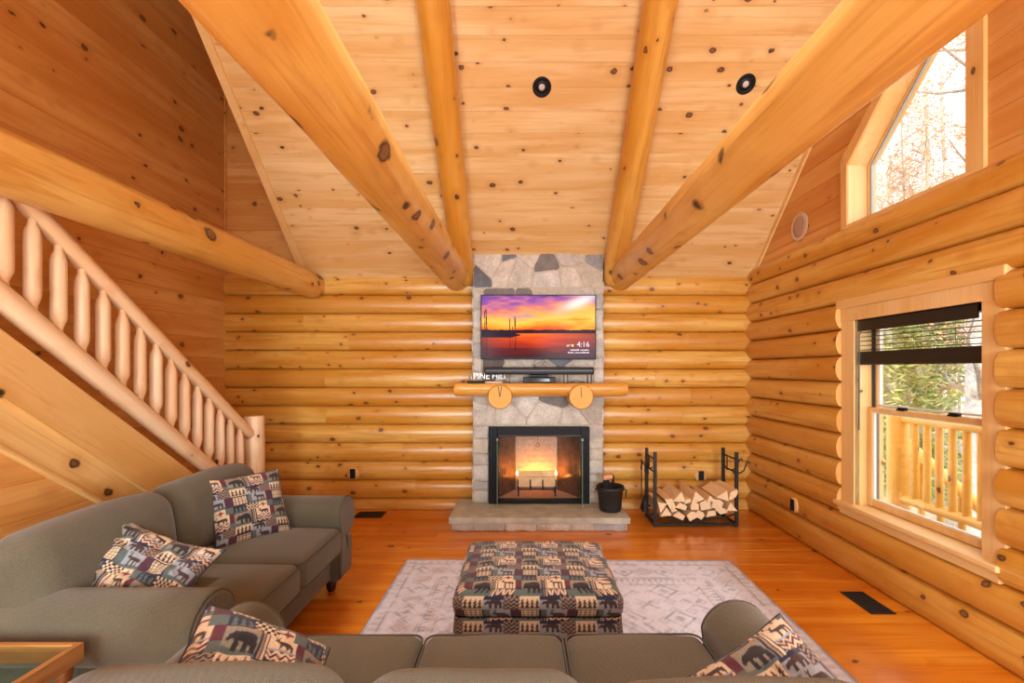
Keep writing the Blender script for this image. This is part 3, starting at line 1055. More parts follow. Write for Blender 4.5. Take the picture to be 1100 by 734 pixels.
# ------------------------------------------------------------------ mantel
mt = empty('mantel', (.17, 4.5, 1.24), 'yellow half-log mantel shelf on two log brackets', 'mantel')
M_MANT = wood('mantel_pine', lin(236, 180, 90), lin(222, 152, 62), 0, .42, 7.0, .35, .2, .4, ksize=(.06, .17), coat=.2)
g = Geo()
nn = 36; prof = []
for j in range(22):
    a = 2 * math.pi * j / 22
    y, z = -.125 * math.cos(a), .085 * math.sin(a)
    z = min(z, .052); y = min(y, .10)
    prof.append((y, z))
V = []; F = []
for i in range(nn + 1):
    x = -.672 + 1.69 * i / nn
    s = 1 + .05 * noise.noise(Vector((x * 2.2, 0, 4)))
    if i in (0, nn): s *= .9
    for (y, z) in prof: V.append((x, 4.53 + y * s, 1.314 + z * (s if z < .05 else 1)))
n = 22
for i in range(nn):
    for j in range(n): F.append((i * n + j, i * n + (j + 1) % n, (i + 1) * n + (j + 1) % n, (i + 1) * n + j))
k_ = len(F)
F += [tuple(reversed(range(n))), tuple(range(nn * n, nn * n + n))]
g.add(V, F, [0] * k_ + [1, 1], .3, [True] * k_ + [False, False])
M_MEND = endgrain('mantel_end_grain', lin(236, 182, 96), lin(214, 146, 66), 1)
g.build('shelf_log', [M_MANT, M_MEND], mt)
for x, sd in ((-.222, 4), (.553, 6)):
    o = log_obj('bracket_log', (x, 4.345, 1.235), (x, 4.72, 1.235), .117, .12, [M_MANT, M_END], mt, seed=sd, n=30)
    g = Geo()
    rg = random.Random(sd)
    for a in (1.4, 1.75) if sd == 4 else (1.6,):
        g.add([(x + .004, 4.3435, 1.24), (x + math.cos(a) * .105 + .003, 4.3435, 1.235 + math.sin(a) * .105), (x + math.cos(a) * .105 - .003, 4.3435, 1.235 + math.sin(a) * .105), (x - .002, 4.3445, 1.235)], [(0, 1, 2, 3)])
    g.build('drying_crack', plain('dark_crack', (.07, .03, .01, 1), .9), o)

# ------------------------------------------------------------------ television
def grid_mesh(name, W, H, rgb, to3d, mat, parent=None, attr='col', **tags):
    """flat grid whose points carry the colours of the array rgb (rows bottom to top, linear)"""
    h, w, _ = rgb.shape
    us = np.linspace(0, W, w); vs = np.linspace(0, H, h)
    V = [to3d(u, v) for v in vs for u in us]
    F = [(j * w + i, j * w + i + 1, (j + 1) * w + i + 1, (j + 1) * w + i) for j in range(h - 1) for i in range(w - 1)]
    me = bpy.data.meshes.new(name); me.from_pydata(V, [], F)
    a = me.attributes.new(attr, 'FLOAT_COLOR', 'POINT')
    buf = np.ones((h * w, 4), dtype=np.float32); buf[:, :3] = rgb.reshape(-1, 3)
    a.data.foreach_set('color', buf.ravel())
    a = me.attributes.new('rnd', 'FLOAT', 'FACE'); a.data.foreach_set('value', [.5] * len(F))
    me.materials.append(mat); me.update()
    o = bpy.data.objects.new(name, me)
    link(o, parent)
    return tag(o, **tags)


def fbm(h, w, sy, sx, seed, octs=4):
    rg = np.random.RandomState(seed)
    out = np.zeros((h, w)); amp = 1; tot = 0
    yy, xx = np.mgrid[0:h, 0:w]
    for o in range(octs):
        gy, gx = int(max(2, sy * 2 ** o)) + 2, int(max(2, sx * 2 ** o)) + 2
        G = rg.rand(gy, gx)
        fy = yy / (h - 1) * (gy - 2); fx = xx / (w - 1) * (gx - 2)
        iy, ix = fy.astype(int), fx.astype(int); ty, tx = fy - iy, fx - ix
        ty, tx = ty * ty * (3 - 2 * ty), tx * tx * (3 - 2 * tx)
        val = (G[iy, ix] * (1 - ty) + G[iy + 1, ix] * ty) * (1 - tx) + (G[iy, ix + 1] * (1 - ty) + G[iy + 1, ix + 1] * ty) * tx
        out += amp * val; tot += amp; amp *= .5
    return out / tot


def lin3(*c): return np.array(lin(*c)[:3])


tv = empty('television', (.15, 4.66, 1.94), 'wall-mounted flat television showing a harbour sunset above the mantel', 'television')
TX0, TX1, TZ0, TZ1, TY = -.428, .736, 1.601, 2.255, 4.60
g = Geo(); g.box(TX0, TX1, TY, TY + .045, TZ0, TZ1, .006, k=2)
g.box(TX0 + .2, TX1 - .2, TY + .04, 4.67, TZ0 + .12, TZ1 - .12, .004)
g.build('housing', M_PLASTIC, tv)
h, w = 150, 270
yy, xx = np.mgrid[0:h, 0:w]; v_ = yy / (h - 1); u_ = xx / (w - 1)
cl = fbm(h, w, 7, 4, 3, 5); cl2 = fbm(h, w, 12, 5, 8, 5); cl3 = fbm(h, w, 4, 3, 21, 4)
hz = .425
img = np.zeros((h, w, 3))
t = np.clip((v_ - hz) / (1 - hz), 0, 1)
stops = [(0, (226, 92, 30)), (.1, (250, 150, 40)), (.3, (255, 196, 84)), (.52, (252, 172, 84)), (.66, (226, 128, 110)), (.8, (150, 88, 160)), (1, (92, 64, 150))]
tt = np.clip(t + (cl - .5) * .55 - .18 * np.exp(-((u_ - .85) / .16) ** 2) * (t > .3), 0, 1)
for k_ in range(3):
    img[..., k_] = np.interp(tt, [s[0] for s in stops], [lin(*s[1])[k_] for s in stops])
streak = np.clip((cl2 - .56) * 6, 0, 1) * np.clip((t - .12) * 3, 0, 1)
pink = lin3(236, 130, 120); purp = lin3(120, 62, 120)
img = img * (1 - .6 * streak[..., None]) + .6 * streak[..., None] * np.where((t > .6)[..., None], pink, purp * 1.6 + .12)
glow = np.exp(-(((u_ - .84) - (v_ - .87) * .9) / .10) ** 2) * np.exp(-((v_ - .9) / .13) ** 2)
img = img * (1 - .9 * glow[..., None]) + .9 * glow[..., None] * np.array([1.0, .86, .82])
water = v_ < hz - .03
wt = np.clip((hz - v_) / hz, 0, 1)
rip = fbm(h, w, 46, 6, 5, 2)
wc = np.stack([np.interp(wt + (rip - .5) * .22, [0, .15, .4, .7, 1], [lin(*c)[k_] for c in ((244, 120, 40), (236, 96, 34), (206, 62, 26), (112, 34, 30), (58, 28, 36))]) for k_ in range(3)], -1)
side = np.clip(np.abs(u_ - .47) * 2.1 - .15, 0, 1)[..., None]
wc = wc * (1 - .72 * side) + .72 * side * lin3(74, 40, 52)
img = np.where(water[..., None], wc, img)
hill = hz + .012 + .02 * fbm(h, w, 2, 14, 9, 3)
img[(v_ >= hz - .03) & (v_ < hill)] = lin3(52, 26, 36)
dark = lin3(46, 30, 44)
boat = (u_ < .345) & (np.abs(v_ - .365) < .042 * np.clip((.36 - u_) * 9, 0, 1)); img[boat] = dark
dock = (u_ < .27) & (v_ > .36) & (v_ < .44 + .03 * (fbm(h, w, 2, 30, 4, 2) - .4)); img[dock] = dark * 1.1
for (mu, mt_, wd) in ((.045, .78, .005), (.03, .76, .003), (.25, .63, .004), (.297, .66, .005), (.275, .5, .003)):
    img[(np.abs(u_ - mu - (v_ - .4) * -.02) < wd) & (v_ > .36) & (v_ < mt_)] = dark * 1.1
    rf = (np.abs(u_ - mu) < wd) & (v_ < .33) & (v_ > .33 - (mt_ - .4) * .8)
    img[rf] = img[rf] * .55
img *= np.where(((u_ < .03) & (v_ < .45))[..., None], .8, 1)
b = NB('television_picture')
e = b.n('ShaderNodeEmission', {0: b.col(), 1: 1.05})
gl = b.n('ShaderNodeBsdfGlossy', {0: (.004, .004, .004, 1), 'Roughness': .15})
ad = b.n('ShaderNodeAddShader', {0: e.outputs[0], 1: gl.outputs[0]})
b.t.links.new(ad.outputs[0], b.out.inputs[0])
bz = .010
scr = grid_mesh('screen', TX1 - TX0 - 2 * bz, TZ1 - TZ0 - 2.6 * bz, img, lambda u, v: (TX0 + bz + u, TY - .0012, TZ0 + 1.6 * bz + v), b.mat, tv)
sw, sh = TX1 - TX0, TZ1 - TZ0
M_UI = emit('screen_white_lettering', (.92, .88, .95, 1), .95)
M_SUN = emit('screen_sun_icon', (1, .80, .12, 1), 1.0)
def scr_pt(fx, fy): return Vector((TX0 + fx * sw, TY - .003, TZ0 + (1 - fy) * sh))
def put_text(body, size, fx, fy, name):
    v, f = text_geo(body, size, .0006)
    p0 = scr_pt(fx, fy)
    g = Geo(); g.add([p0 + Vector((p.x, -p.z, p.y)) for p in v], f)
    g.build(name, M_UI, scr)
put_text('4:16', .075, .832, .805, 'clock_digits')
put_text('68°', .030, .742, .803, 'temperature_digits')
g = Geo(); lathe(g, [(0, .001), (.0125, .0005), (.0125, -.0005), (0, -.001)], scr_pt(.795, .785), 16, M=Matrix.Rotation(math.pi / 2, 3, 'X'))
g.build('sun_icon', M_SUN, scr)
rg = random.Random(2)
for row, (fa, fy) in enumerate(((.775, .855), (.755, .895))):
    g = Geo(); fx = fa
    k_ = 0
    while fx < .938:
        wd = rg.uniform(.004, .008)
        if k_ != 9 - 3 * row:
            p = scr_pt(fx, fy); hh = rg.choice((.006, .006, .009))
            g.box(p.x, p.x + wd * sw, p.y - .0005, p.y + .0005, p.z - .006, p.z - .006 + hh * 1.5, .0004)
        fx += wd + .0022; k_ += 1
    g.build('caption_line', M_UI, scr)
# cables hanging under the set
g = Geo()
for x0, x1, sd in ((.10, .14, 1), (.20, .24, 2), (.17, .12, 3)):
    tube(g, [(x0, 4.655, 1.62), (x0 + .02, 4.64, 1.58), ((x0 + x1) / 2 - .03, 4.635, 1.55), (x1, 4.64, 1.52), (x1 + .01, 4.64, 1.42)], .003, 6)
g.build('cable', M_PLASTIC, tv)

# ------------------------------------------------------------------ things on the mantel
MZ = 1.366
sb = empty('soundbar', (.16, 4.52, MZ), 'long black soundbar raised on metal feet on the mantel', 'soundbar')
g = Geo(); v, f = soft_box(Vector((.536, .045, .036)), .015, 3, 2)
g.add([p + Vector((.156, 4.50, 1.486)) for p in v], f, 0, None, True)
g.build('body', plain('black_speaker_cloth', (.010, .010, .011, 1), .6, nscale=500, namt=.4), sb)
g = Geo(); g.box(-.37, .68, 4.453, 4.458, 1.483, 1.492, .002)
g.build('light_strip', plain('grey_soundbar_strip', (.16, .16, .17, 1), .35), sb)
for x in (-.15, .42, .655):
    g = Geo()
    g.box(x - .022, x - .014, 4.47, 4.54, MZ, 1.455, .002); g.box(x + .014, x + .022, 4.47, 4.54, MZ, 1.455, .002)
    g.box(x - .022, x + .022, 4.47, 4.54, MZ, MZ + .006, .002)
    g.build('foot', plain('dark_bracket', (.05, .05, .055, 1), .35, .6), sb)
mb = empty('media_box', (.155, 4.5, MZ), 'small black media box under the middle of the soundbar', 'media box')
g = Geo(); g.box(-.0, .315, 4.46, 4.58, MZ, 1.425, .008, k=2)
g.build('case', M_PLASTIC, mb)
g = Geo(); g.box(.06, .26, 4.45, 4.462, 1.38, 1.41, .002)
g.build('dark_window', plain('smoked_panel', (.02, .022, .02, 1), .1), mb)
g = Geo(); g.box(.07, .25, 4.48, 4.56, 1.425, 1.45, .006)
g.build('mount', M_PLASTIC, mb)
rm = empty('remote_control', (-.46, 4.44, MZ), 'slim black remote control at the left end of the mantel', 'remote control')
g = Geo(); v, f = soft_box(Vector((.085, .02, .011)), .009, 3, 2)
g.add([p + Vector((-.46, 4.44, MZ + .012)) for p in v], f, 0, None, True)
g.build('body', M_PLASTIC, rm)
g = Geo()
for i in range(5):
    for j in range(2): g.box(-.52 + i * .022, -.508 + i * .022, 4.430 + j * .012, 4.438 + j * .012, MZ + .022, MZ + .025, .001)
g.build('buttons', plain('grey_rubber_key', (.12, .12, .12, 1), .6), rm)
g = Geo(); v, f = soft_box(Vector((.085, .022, .008)), .007, 3, 2)
g.add([p + Vector((-.285, 4.45, MZ + .009)) for p in v], f, 0, None, True)
pr = g.build('remote_control', plain('cream_plastic', lin(214, 200, 182), .4), label='slim pale remote control lying beside the black one on the mantel', cat='remote control')
g = Geo(); g.box(-.345, -.30, 4.44, 4.46, MZ + .016, MZ + .019, .001)
g.build('buttons', plain('grey_key', lin(150, 140, 130), .6), pr)
sg_ = empty('letter_sign', (-.40, 4.6, MZ), 'low sign with silver letters at the left end of the mantel', 'sign')
g = Geo(); g.box(-.545, -.530, 4.555, 4.575, MZ, MZ + .118, .002);
g.build('end_post', plain('taupe_sign_frame', lin(150, 132, 118), .5), sg_)
v, f = text_geo('PINE HILL', .080, .003)
mx = max(p.x for p in v); kx = .345 / mx
g = Geo(); g.add([Vector((-.50 + p.x * kx, 4.56 - p.z, MZ + .038 + p.y * 1.15)) for p in v], f)
g.build('letters', plain('silver_letters', (.62, .60, .60, 1), .35, .3), sg_)
g = Geo(); g.box(-.55, -.135, 4.545, 4.60, MZ, MZ + .014, .003)
g.build('base', plain('taupe_sign_base', lin(160, 140, 124), .5), sg_)
g = Geo()
tube(g, [(.47, 4.47, MZ + .004), (.50, 4.45, MZ + .03), (.56, 4.45, MZ + .022), (.60, 4.46, MZ + .006), (.56, 4.48, MZ + .004), (.49, 4.48, MZ + .010), (.44, 4.50, MZ + .004)], .003, 6)
g.build('cable_loop', M_PLASTIC, label='short loop of black cable lying on the mantel above right bracket', cat='cable')

# ------------------------------------------------------------------ bucket on the hearth
bk = empty('ash_bucket', (.845, 4.43, .132), 'black metal bucket standing on the right end of the hearth', 'bucket')
g = Geo()
lathe(g, [(.0, 0), (.095, 0), (.102, .006), (.105, .02), (.122, .195), (.134, .205), (.138, .225), (.132, .24), (.122, .238), (.116, .2), (.09, .02), (.0, .015)], (.845, 4.43, .133), 32)
g.build('body', plain('matt_black_bucket', (.016, .016, .017, 1), .5, nscale=30), bk)
g = Geo()
tube(g, [(.975, 4.43, .34), (1.0, 4.42, .33), (.99, 4.40, .30), (.985, 4.38, .27)], .006, 8)
g.build('ear', M_IRON, bk)
g = Geo()
tube(g, [(.715, 4.43, .34), (.70, 4.42, .345), (.705, 4.40, .33)], .006, 8)
g.build('ear', M_IRON, bk)
br = empty('hearth_brush', (.845, 4.44, .2), 'wooden-headed brush standing in the black bucket', 'brush')
g = Geo(); v, f = soft_box(Vector((.052, .035, .026)), .02, 3, 2)
g.add([Matrix.Rotation(-.15, 3, 'Y') @ p + Vector((.822, 4.44, .455)) for p in v], f, 0, None, True)
g.build('head', wood('brush_head_wood', lin(224, 170, 120), lin(205, 140, 90), 0, 0), br)
g = Geo(); tube(g, [(.81, 4.44, .44), (.80, 4.44, .30), (.80, 4.44, .20)], [.03, .034, .02], 12)
g.build('bristles', plain('black_bristle', (.015, .014, .014, 1), .9, nscale=200, bstr=.5), br)
g = Geo(); tube(g, [(.868, 4.42, .475), (.872, 4.42, .46), (.868, 4.42, .38), (.885, 4.43, .22)], [.010, .013, .012, .011], 10)
g.build('fire_starter', M_PLASTIC, label='black gas lighter leaning in the bucket beside the brush', cat='lighter')

# ------------------------------------------------------------------ log rack, fire tools, firewood
rk = empty('firewood_rack', (1.645, 4.5, 0), 'black steel firewood rack against the back wall right of the hearth', 'rack')
for x in (1.257, 2.034):
    for y, zt in ((4.35, .712), (4.64, .705)):
        g = Geo(); g.box(x - .016, x + .016, y - .012, y + .012, 0.0, zt, .003)
        g.build('post', M_IRON, rk)
for y in (4.35, 4.64):
    g = Geo(); g.box(1.27, 2.02, y - .008, y + .008, .010, .034, .002)
    tube(g, [(1.257 + (2.034 - 1.257) * i / 14, y, .062 + .06 * (2 * i / 14 - 1) ** 2) for i in range(15)], .010, 8)
    g.box(1.635, 1.655, y - .008, y + .008, .02, .062, .002)
    g.build('cradle_bar', M_IRON, rk)
for x in (1.257, 2.034):
    g = Geo(); g.box(x - .008, x + .008, 4.35, 4.64, .010, .034, .002)
    g.build('foot_bar', M_IRON, rk)
    g = Geo()
    tube(g, [(x, 4.35, .64), (x, 4.64, .64)], .009, 8)
    tube(g, [(x, 4.35, .53), (x, 4.43, .515), (x, 4.56, .515), (x, 4.64, .53)], .009, 8)
    tube(g, [(x, 4.55, .64), (x, 4.55, .516)], .006, 8)
    g.build('side_rail', M_IRON, rk)
for y in (4.42, 4.57):
    g = Geo()
    tube(g, [(2.034, y, .50), (2.10, y, .495), (2.14, y, .52), (2.158, y, .57), (2.165, y, .595), (2.18, y, .605), (2.195, y, .595), (2.19, y, .585)], .007, 8)
    g.build('hook', M_IRON, rk)
    g = Geo()
    tube(g, [(1.257, y, .55), (1.215, y, .545), (1.20, y, .555), (1.195, y, .575)], .006, 8)
    g.build('hook', M_IRON, rk)

def tool(name, y, x, head, label):
    root = empty(name, (x, y, .1), label, 'fire tool')
    g = Geo()
    tube(g, [Vector((x, y + .016 * math.sin(t / 10 * 2 * math.pi), .575 + .018 * math.cos(t / 10 * 2 * math.pi))) for t in range(10)], .005, 6, closed=True)
    tube(g, [(x, y, .56), (x, y, .49)], [.007, .011], 8)
    g.build('handle', M_IRON, root)
    g = Geo(); tube(g, [(x, y, .50), (x, y, .2)], .005, 8)
    g.build('shaft', M_IRON, root)
    g = Geo()
    head(g, x, y)
    g.build('head', M_IRON, root)
def h_shovel(g, x, y):
    v, f = soft_box(Vector((.008, .045, .065)), .006, 2, 3)
    g.add([Matrix.Rotation(.25, 3, 'Y') @ p + Vector((x + .01 + .5 * p.y * p.y * 10, y, .155)) for p in v], f, 0, None, True)
def h_brush(g, x, y):
    tube(g, [(x, y, .22), (x, y, .19), (x, y, .10)], [.015, .028, .036], 12)
def h_poker(g, x, y):
    tube(g, [(x, y, .22), (x, y, .13), (x, y - .015, .09)], [.006, .006, .002], 8)
    tube(g, [(x, y, .16), (x, y - .03, .14), (x, y - .045, .165)], [.006, .005, .002], 8)
tool('fire_shovel', 4.605, 1.195, h_shovel, 'black fire shovel hanging at the rear left of the firewood rack')
tool('fire_brush', 4.505, 1.205, h_brush, 'black fire brush hanging between shovel and poker on the firewood rack')
tool('fire_poker', 4.405, 1.205, h_poker, 'black hooked poker hanging at the front left of the firewood rack')

TRI = [(-.055, -.035), (.055, -.03), (.01, .05)]
QUAD = [(-.05, -.04), (.045, -.045), (.055, .02), (.02, .045), (-.045, .035)]
WEDGE = [(-.06, -.02), (.05, -.04), (.06, .01), (-.02, .035)]
HALF = [(-.06, -.015), (-.04, -.035), (.0, -.045), (.04, -.035), (.06, -.012), (.0, .02)]
fw_list = [  # x, z, profile, turn, scale, bark faces, label
    (1.305, .205, TRI, .9, 1.0, 1, 'split firewood log leaning against the left front post of rack, upper of the two there'),
    (1.345, .150, TRI, .05, 1.0, 1, 'triangular firewood log at the far left end of bottom row in rack'),
    (1.475, .118, WEDGE, -.25, .95, 2, 'flat wedge-shaped firewood log second from left in bottom row of rack'),
    (1.590, .118, QUAD, .55, .85, 1, 'firewood log third from left in bottom row of rack, at the lowest point of cradle'),
    (1.672, .125, QUAD, -.5, .82, 1, 'firewood log fourth from left in bottom row of rack, just right of the lowest point'),
    (1.775, .135, WEDGE, .35, .85, 1, 'pale firewood log third from right in bottom row of rack'),
    (1.880, .142, HALF, 2.9, 1.05, 3, 'rounded bark-covered firewood log second from right in bottom row of rack'),
    (1.965, .185, TRI, 2.2, .95, 1, 'firewood log at the far right end of bottom row against right front post'),
    (1.395, .235, WEDGE, -.85, 1.1, 2, 'reddish firewood log slanting down at left of middle row in rack'),
    (1.492, .208, WEDGE, -.12, .90, 1, 'firewood log under the large left-hand top log in rack'),
    (1.620, .205, QUAD, .1, .78, 1, 'small firewood log at middle of second row in rack'),
    (1.725, .212, QUAD, .25, .98, 1, 'firewood log right of middle in second row of rack'),
    (1.840, .222, QUAD, -.15, 1.02, 1, 'squarish firewood log toward right in second row of rack'),
    (1.483, .282, TRI, -.1, 1.15, 1, 'large pale firewood log on top of pile at left in rack'),
    (1.635, .288, TRI, .35, 1.25, 1, 'firewood log with a bark side on top of pile at middle of rack'),
    (1.905, .300, TRI, -.35, 1.15, 0, 'long pale firewood log on top of pile at right in rack'),
    (1.975, .325, HALF, .9, 1.05, 4, 'dark bark-covered firewood log at the very top right of rack'),
    (1.550, .255, WEDGE, .5, .62, 1, 'thin firewood stick wedged between the two left-hand top logs in rack'),
    (1.765, .272, TRI, .2, .72, 1, 'narrow firewood stick resting in the dip at right of middle on top of pile'),
    (1.420, .168, TRI, 2.6, .6, 1, 'thin firewood stick just above the wedge log at lower left of rack'),
]
for i, (x, z, pf, rot, s, bk_, lb) in enumerate(fw_list):
    split_log('firewood_log', (x, 4.50 + random.uniform(-.012, .012), z), .38 + random.uniform(-.02, .015), [(u * s, w * s) for u, w in pf], rot, 'Y', 30 + i, bk_, label=lb, cat='log', group='split firewood in the black rack')

# ------------------------------------------------------------------ upholstery
b = NB('olive_herringbone')
p = b.pos()
sx = b.n('ShaderNodeSeparateXYZ', {0: p})
pp = b.math('PINGPONG', b.math('ADD', sx.outputs[0], b.math('MULTIPLY', sx.outputs[1], .35)), .010)
arg = b.math('ADD', b.math('MULTIPLY', b.math('ADD', sx.outputs[2], sx.outputs[1]), 1150.0), b.math('MULTIPLY', pp, 1050.0))
wv = b.math('SINE', arg)
nz = b.noise(p, 330, 2); nzb = b.noise(p, 5, 2)
c = b.mix(b.mapr(wv, -.8, .8, 0, 1), lin(76, 70, 54), lin(114, 105, 82))
c = b.mix(b.mapr(nz, .35, .7, 0, .6), c, lin(46, 41, 32))
c = b.mix(b.mapr(nzb, .4, .7, 0, .18), c, lin(112, 103, 80))
M_SOFA = b.bsdf(c, .95, b.math('ADD', wv, nz), .25, .0015, **{'Sheen Weight': .25, 'Sheen Roughness': .5})
M_PIPE = plain('sofa_piping', lin(86, 80, 64), .9, nscale=300, namt=.3)
M_FOOT = plain('dark_stained_foot', lin(52, 26, 16), .35)


def cushion(g, c, h, r, puff, M=None, k=4, n=6, nz=.004, seed=0):
    v, f = soft_box(Vector(h), r, k, n, puff)
    out = []
    for p in v:
        q = p + Vector((noise.noise(p * 5 + Vector((seed, 0, 0))), noise.noise(p * 5 + Vector((0, seed, 5))), noise.noise(p * 5 + Vector((3, 0, seed))))) * nz
        if M: q = M @ q
        out.append(q + Vector(c))
    g.add(out, f, 0, None, True)


def make_sofa(n, cw, by, btop, bh, label, name, depth=.9, back_tops=None, armtop=.637, over=.05):
    root = empty(name, (0, 0, 0), label, 'sofa')
    W = n * cw; hx = W / 2 + .24
    g = Geo()
    cushion(g, (0, .47, .20), (W / 2 + .16, .40, .10), .03, (0, .004, 0), seed=1)
    g.build('base', M_SOFA, root)
    # arms: vertical panel under an outward roll
    for s in (-1, 1):
        R = .137
        xc = s * (W / 2 + .125); zc = armtop - R
        inner = W / 2 * s
        prof = []
        for j in range(26):
            a = -.62 * math.pi + (1.50 * math.pi + .12) * j / 25      # outer underside round to the inner side
            prof.append((xc + s * R * math.cos(a), zc + R * math.sin(a)))
        prof += [(inner + s * .004, zc - .06), (inner + s * .006, .30), (inner + s * .01, .105), (inner + s * .19, .105), (inner + s * .195, zc - .16)]
        cx = sum(p[0] for p in prof) / len(prof); cz = sum(p[1] for p in prof) / len(prof)
        ys = [-.004, .004, .016, .035, .08, .2, .35, .5, .65, depth - .10, depth - .05]
        sc = [.90, .955, .985, 1, 1, 1, 1, 1, 1, 1, .97]
        V = []; F = []
        m = len(prof)
        for q, (y, k_) in enumerate(zip(ys, sc)):
            for (x, z) in prof:
                w_ = .004 * noise.noise(Vector((x * 4, y * 4, z * 4 + s)))
                V.append((cx + (x - cx) * k_ + w_, y, cz + (z - cz) * k_ + w_))
        for q in range(len(ys) - 1):
            for j in range(m): F.append((q * m + j, q * m + (j + 1) % m, (q + 1) * m + (j + 1) % m, (q + 1) * m + j))
        if s < 0: pass
        F += [tuple(reversed(range(m))), tuple(range((len(ys) - 1) * m, len(ys) * m))]
        g = Geo(); g.add(V, F, 0, None, [True] * (len(F) - 2) + [False, False])
        arm = g.build('arm', M_SOFA, root)
        g = Geo(); tube(g, [(cx + (x - cx) * .965, .008, cz + (z - cz) * .965) for (x, z) in prof], .006, 6, closed=True)
        g.build('piping', M_PIPE, arm)
    for i in range(n):
        x = -W / 2 + cw * (i + .5)
        g = Geo(); cushion(g, (x, .335, .382), (cw / 2 - .002, .355, .088), .05, (.004, .012, .026), seed=i * 3 + 2)
        sc_ = g.build('seat_cushion', M_SOFA, root)
        g = Geo()
        hx_, hy_ = cw / 2 - .018, .355 - .012
        for z in (.455, .318):
            loop = []
            for (sx_, sy_) in ((1, -1), (1, 1), (-1, 1), (-1, -1)):
                for t in range(5):
                    a = math.atan2(sy_, sx_) + (t - 2) * math.pi / 8
                    loop.append((x + sx_ * (hx_ - .03) + .042 * math.cos(a), .335 + sy_ * (hy_ - .03) + .042 * math.sin(a), z))
            tube(g, loop, .0045, 6, closed=True)
        g.build('piping', M_PIPE, sc_)
    g = Geo()
    cushion(g, (0, by + .13, (btop - .08 + .1) / 2), (W / 2 + max(.12, over * 1.6), .085, (btop - .08 - .1) / 2), .07, (0, 0, .03), seed=4)
    g.build('back_frame', M_SOFA, root)
    for i in range(n):
        x = -W / 2 + cw * (i + .5)
        tp = back_tops[i] if back_tops else btop
        hh = (tp - .43) / 2
        ex = over if i in (0, n - 1) else 0
        xs_ = x + (ex if i == n - 1 else (-ex if i == 0 else 0))
        g = Geo()
        Mr = Matrix.Rotation(-math.radians(bh), 3, 'X')
        cushion(g, (xs_, by, .43 + hh), (cw / 2 + ex - .001, .125, hh), .105, (.006, .03, .016), Mr, k=5, n=7, nz=.006, seed=i * 5 + 9)
        g.build('back_cushion', M_SOFA, root)
    for sx_ in (-1, 1):
        for y in (.10, depth - .14):
            g = Geo(); lathe(g, [(.0, 0), (.022, 0), (.03, .02), (.036, .06), (.032, .085), (.04, .105)], (sx_ * (W / 2 + .10), y, 0), 16)
            g.build('foot', M_FOOT, root)
    return root


RZ = lambda a: Matrix.Rotation(a, 4, 'Z')
lv = make_sofa(2, .545, .74, .86, 9, 'olive grey loveseat along the stairs, with two patterned pillows', 'loveseat', depth=1.0, over=.10)
move_root(lv, Matrix.Translation((-1.20, 2.445, 0)) @ RZ(math.pi / 2))
sf = make_sofa(3, .540, .80, .80, 9, 'olive grey three-seat sofa in the foreground, seen from behind', 'sofa', back_tops=[.803, .828, .845], armtop=.605)
move_root(sf, Matrix.Translation((-.112, 1.775, 0)) @ RZ(math.pi + math.radians(.4)))

# ------------------------------------------------------------------ woven lodge pattern (bears, elk, plaid, zigzag) as colours of a fine mesh
BEAR = [(.05, .45), (.1, .6), (.18, .66), (.22, .74), (.27, .69), (.4, .74), (.6, .80), (.78, .76), (.9, .64), (.93, .45), (.95, .12), (.80, .12), (.78, .36), (.7, .40), (.70, .12), (.57, .12), (.55, .42), (.42, .44), (.43, .12), (.30, .12), (.28, .44), (.2, .46), (.12, .38)]
ELK = [(.1, .62), (.2, .72), (.14, .98), (.19, .98), (.24, .80), (.32, .98), (.36, .95), (.28, .72), (.36, .67), (.8, .67), (.92, .58), (.90, .1), (.83, .1), (.80, .4), (.72, .43), (.70, .1), (.63, .1), (.61, .43), (.43, .43), (.42, .1), (.35, .1), (.34, .43), (.28, .55), (.2, .58)]


def pmask(poly, U, V):
    m = np.zeros(U.shape, bool)
    n = len(poly)
    for i in range(n):
        (x0, y0), (x1, y1) = poly[i], poly[(i + 1) % n]
        if y0 == y1: continue
        m ^= ((V >= min(y0, y1)) & (V < max(y0, y1))) & (U < x0 + (V - y0) * (x1 - x0) / (y1 - y0))
    return m


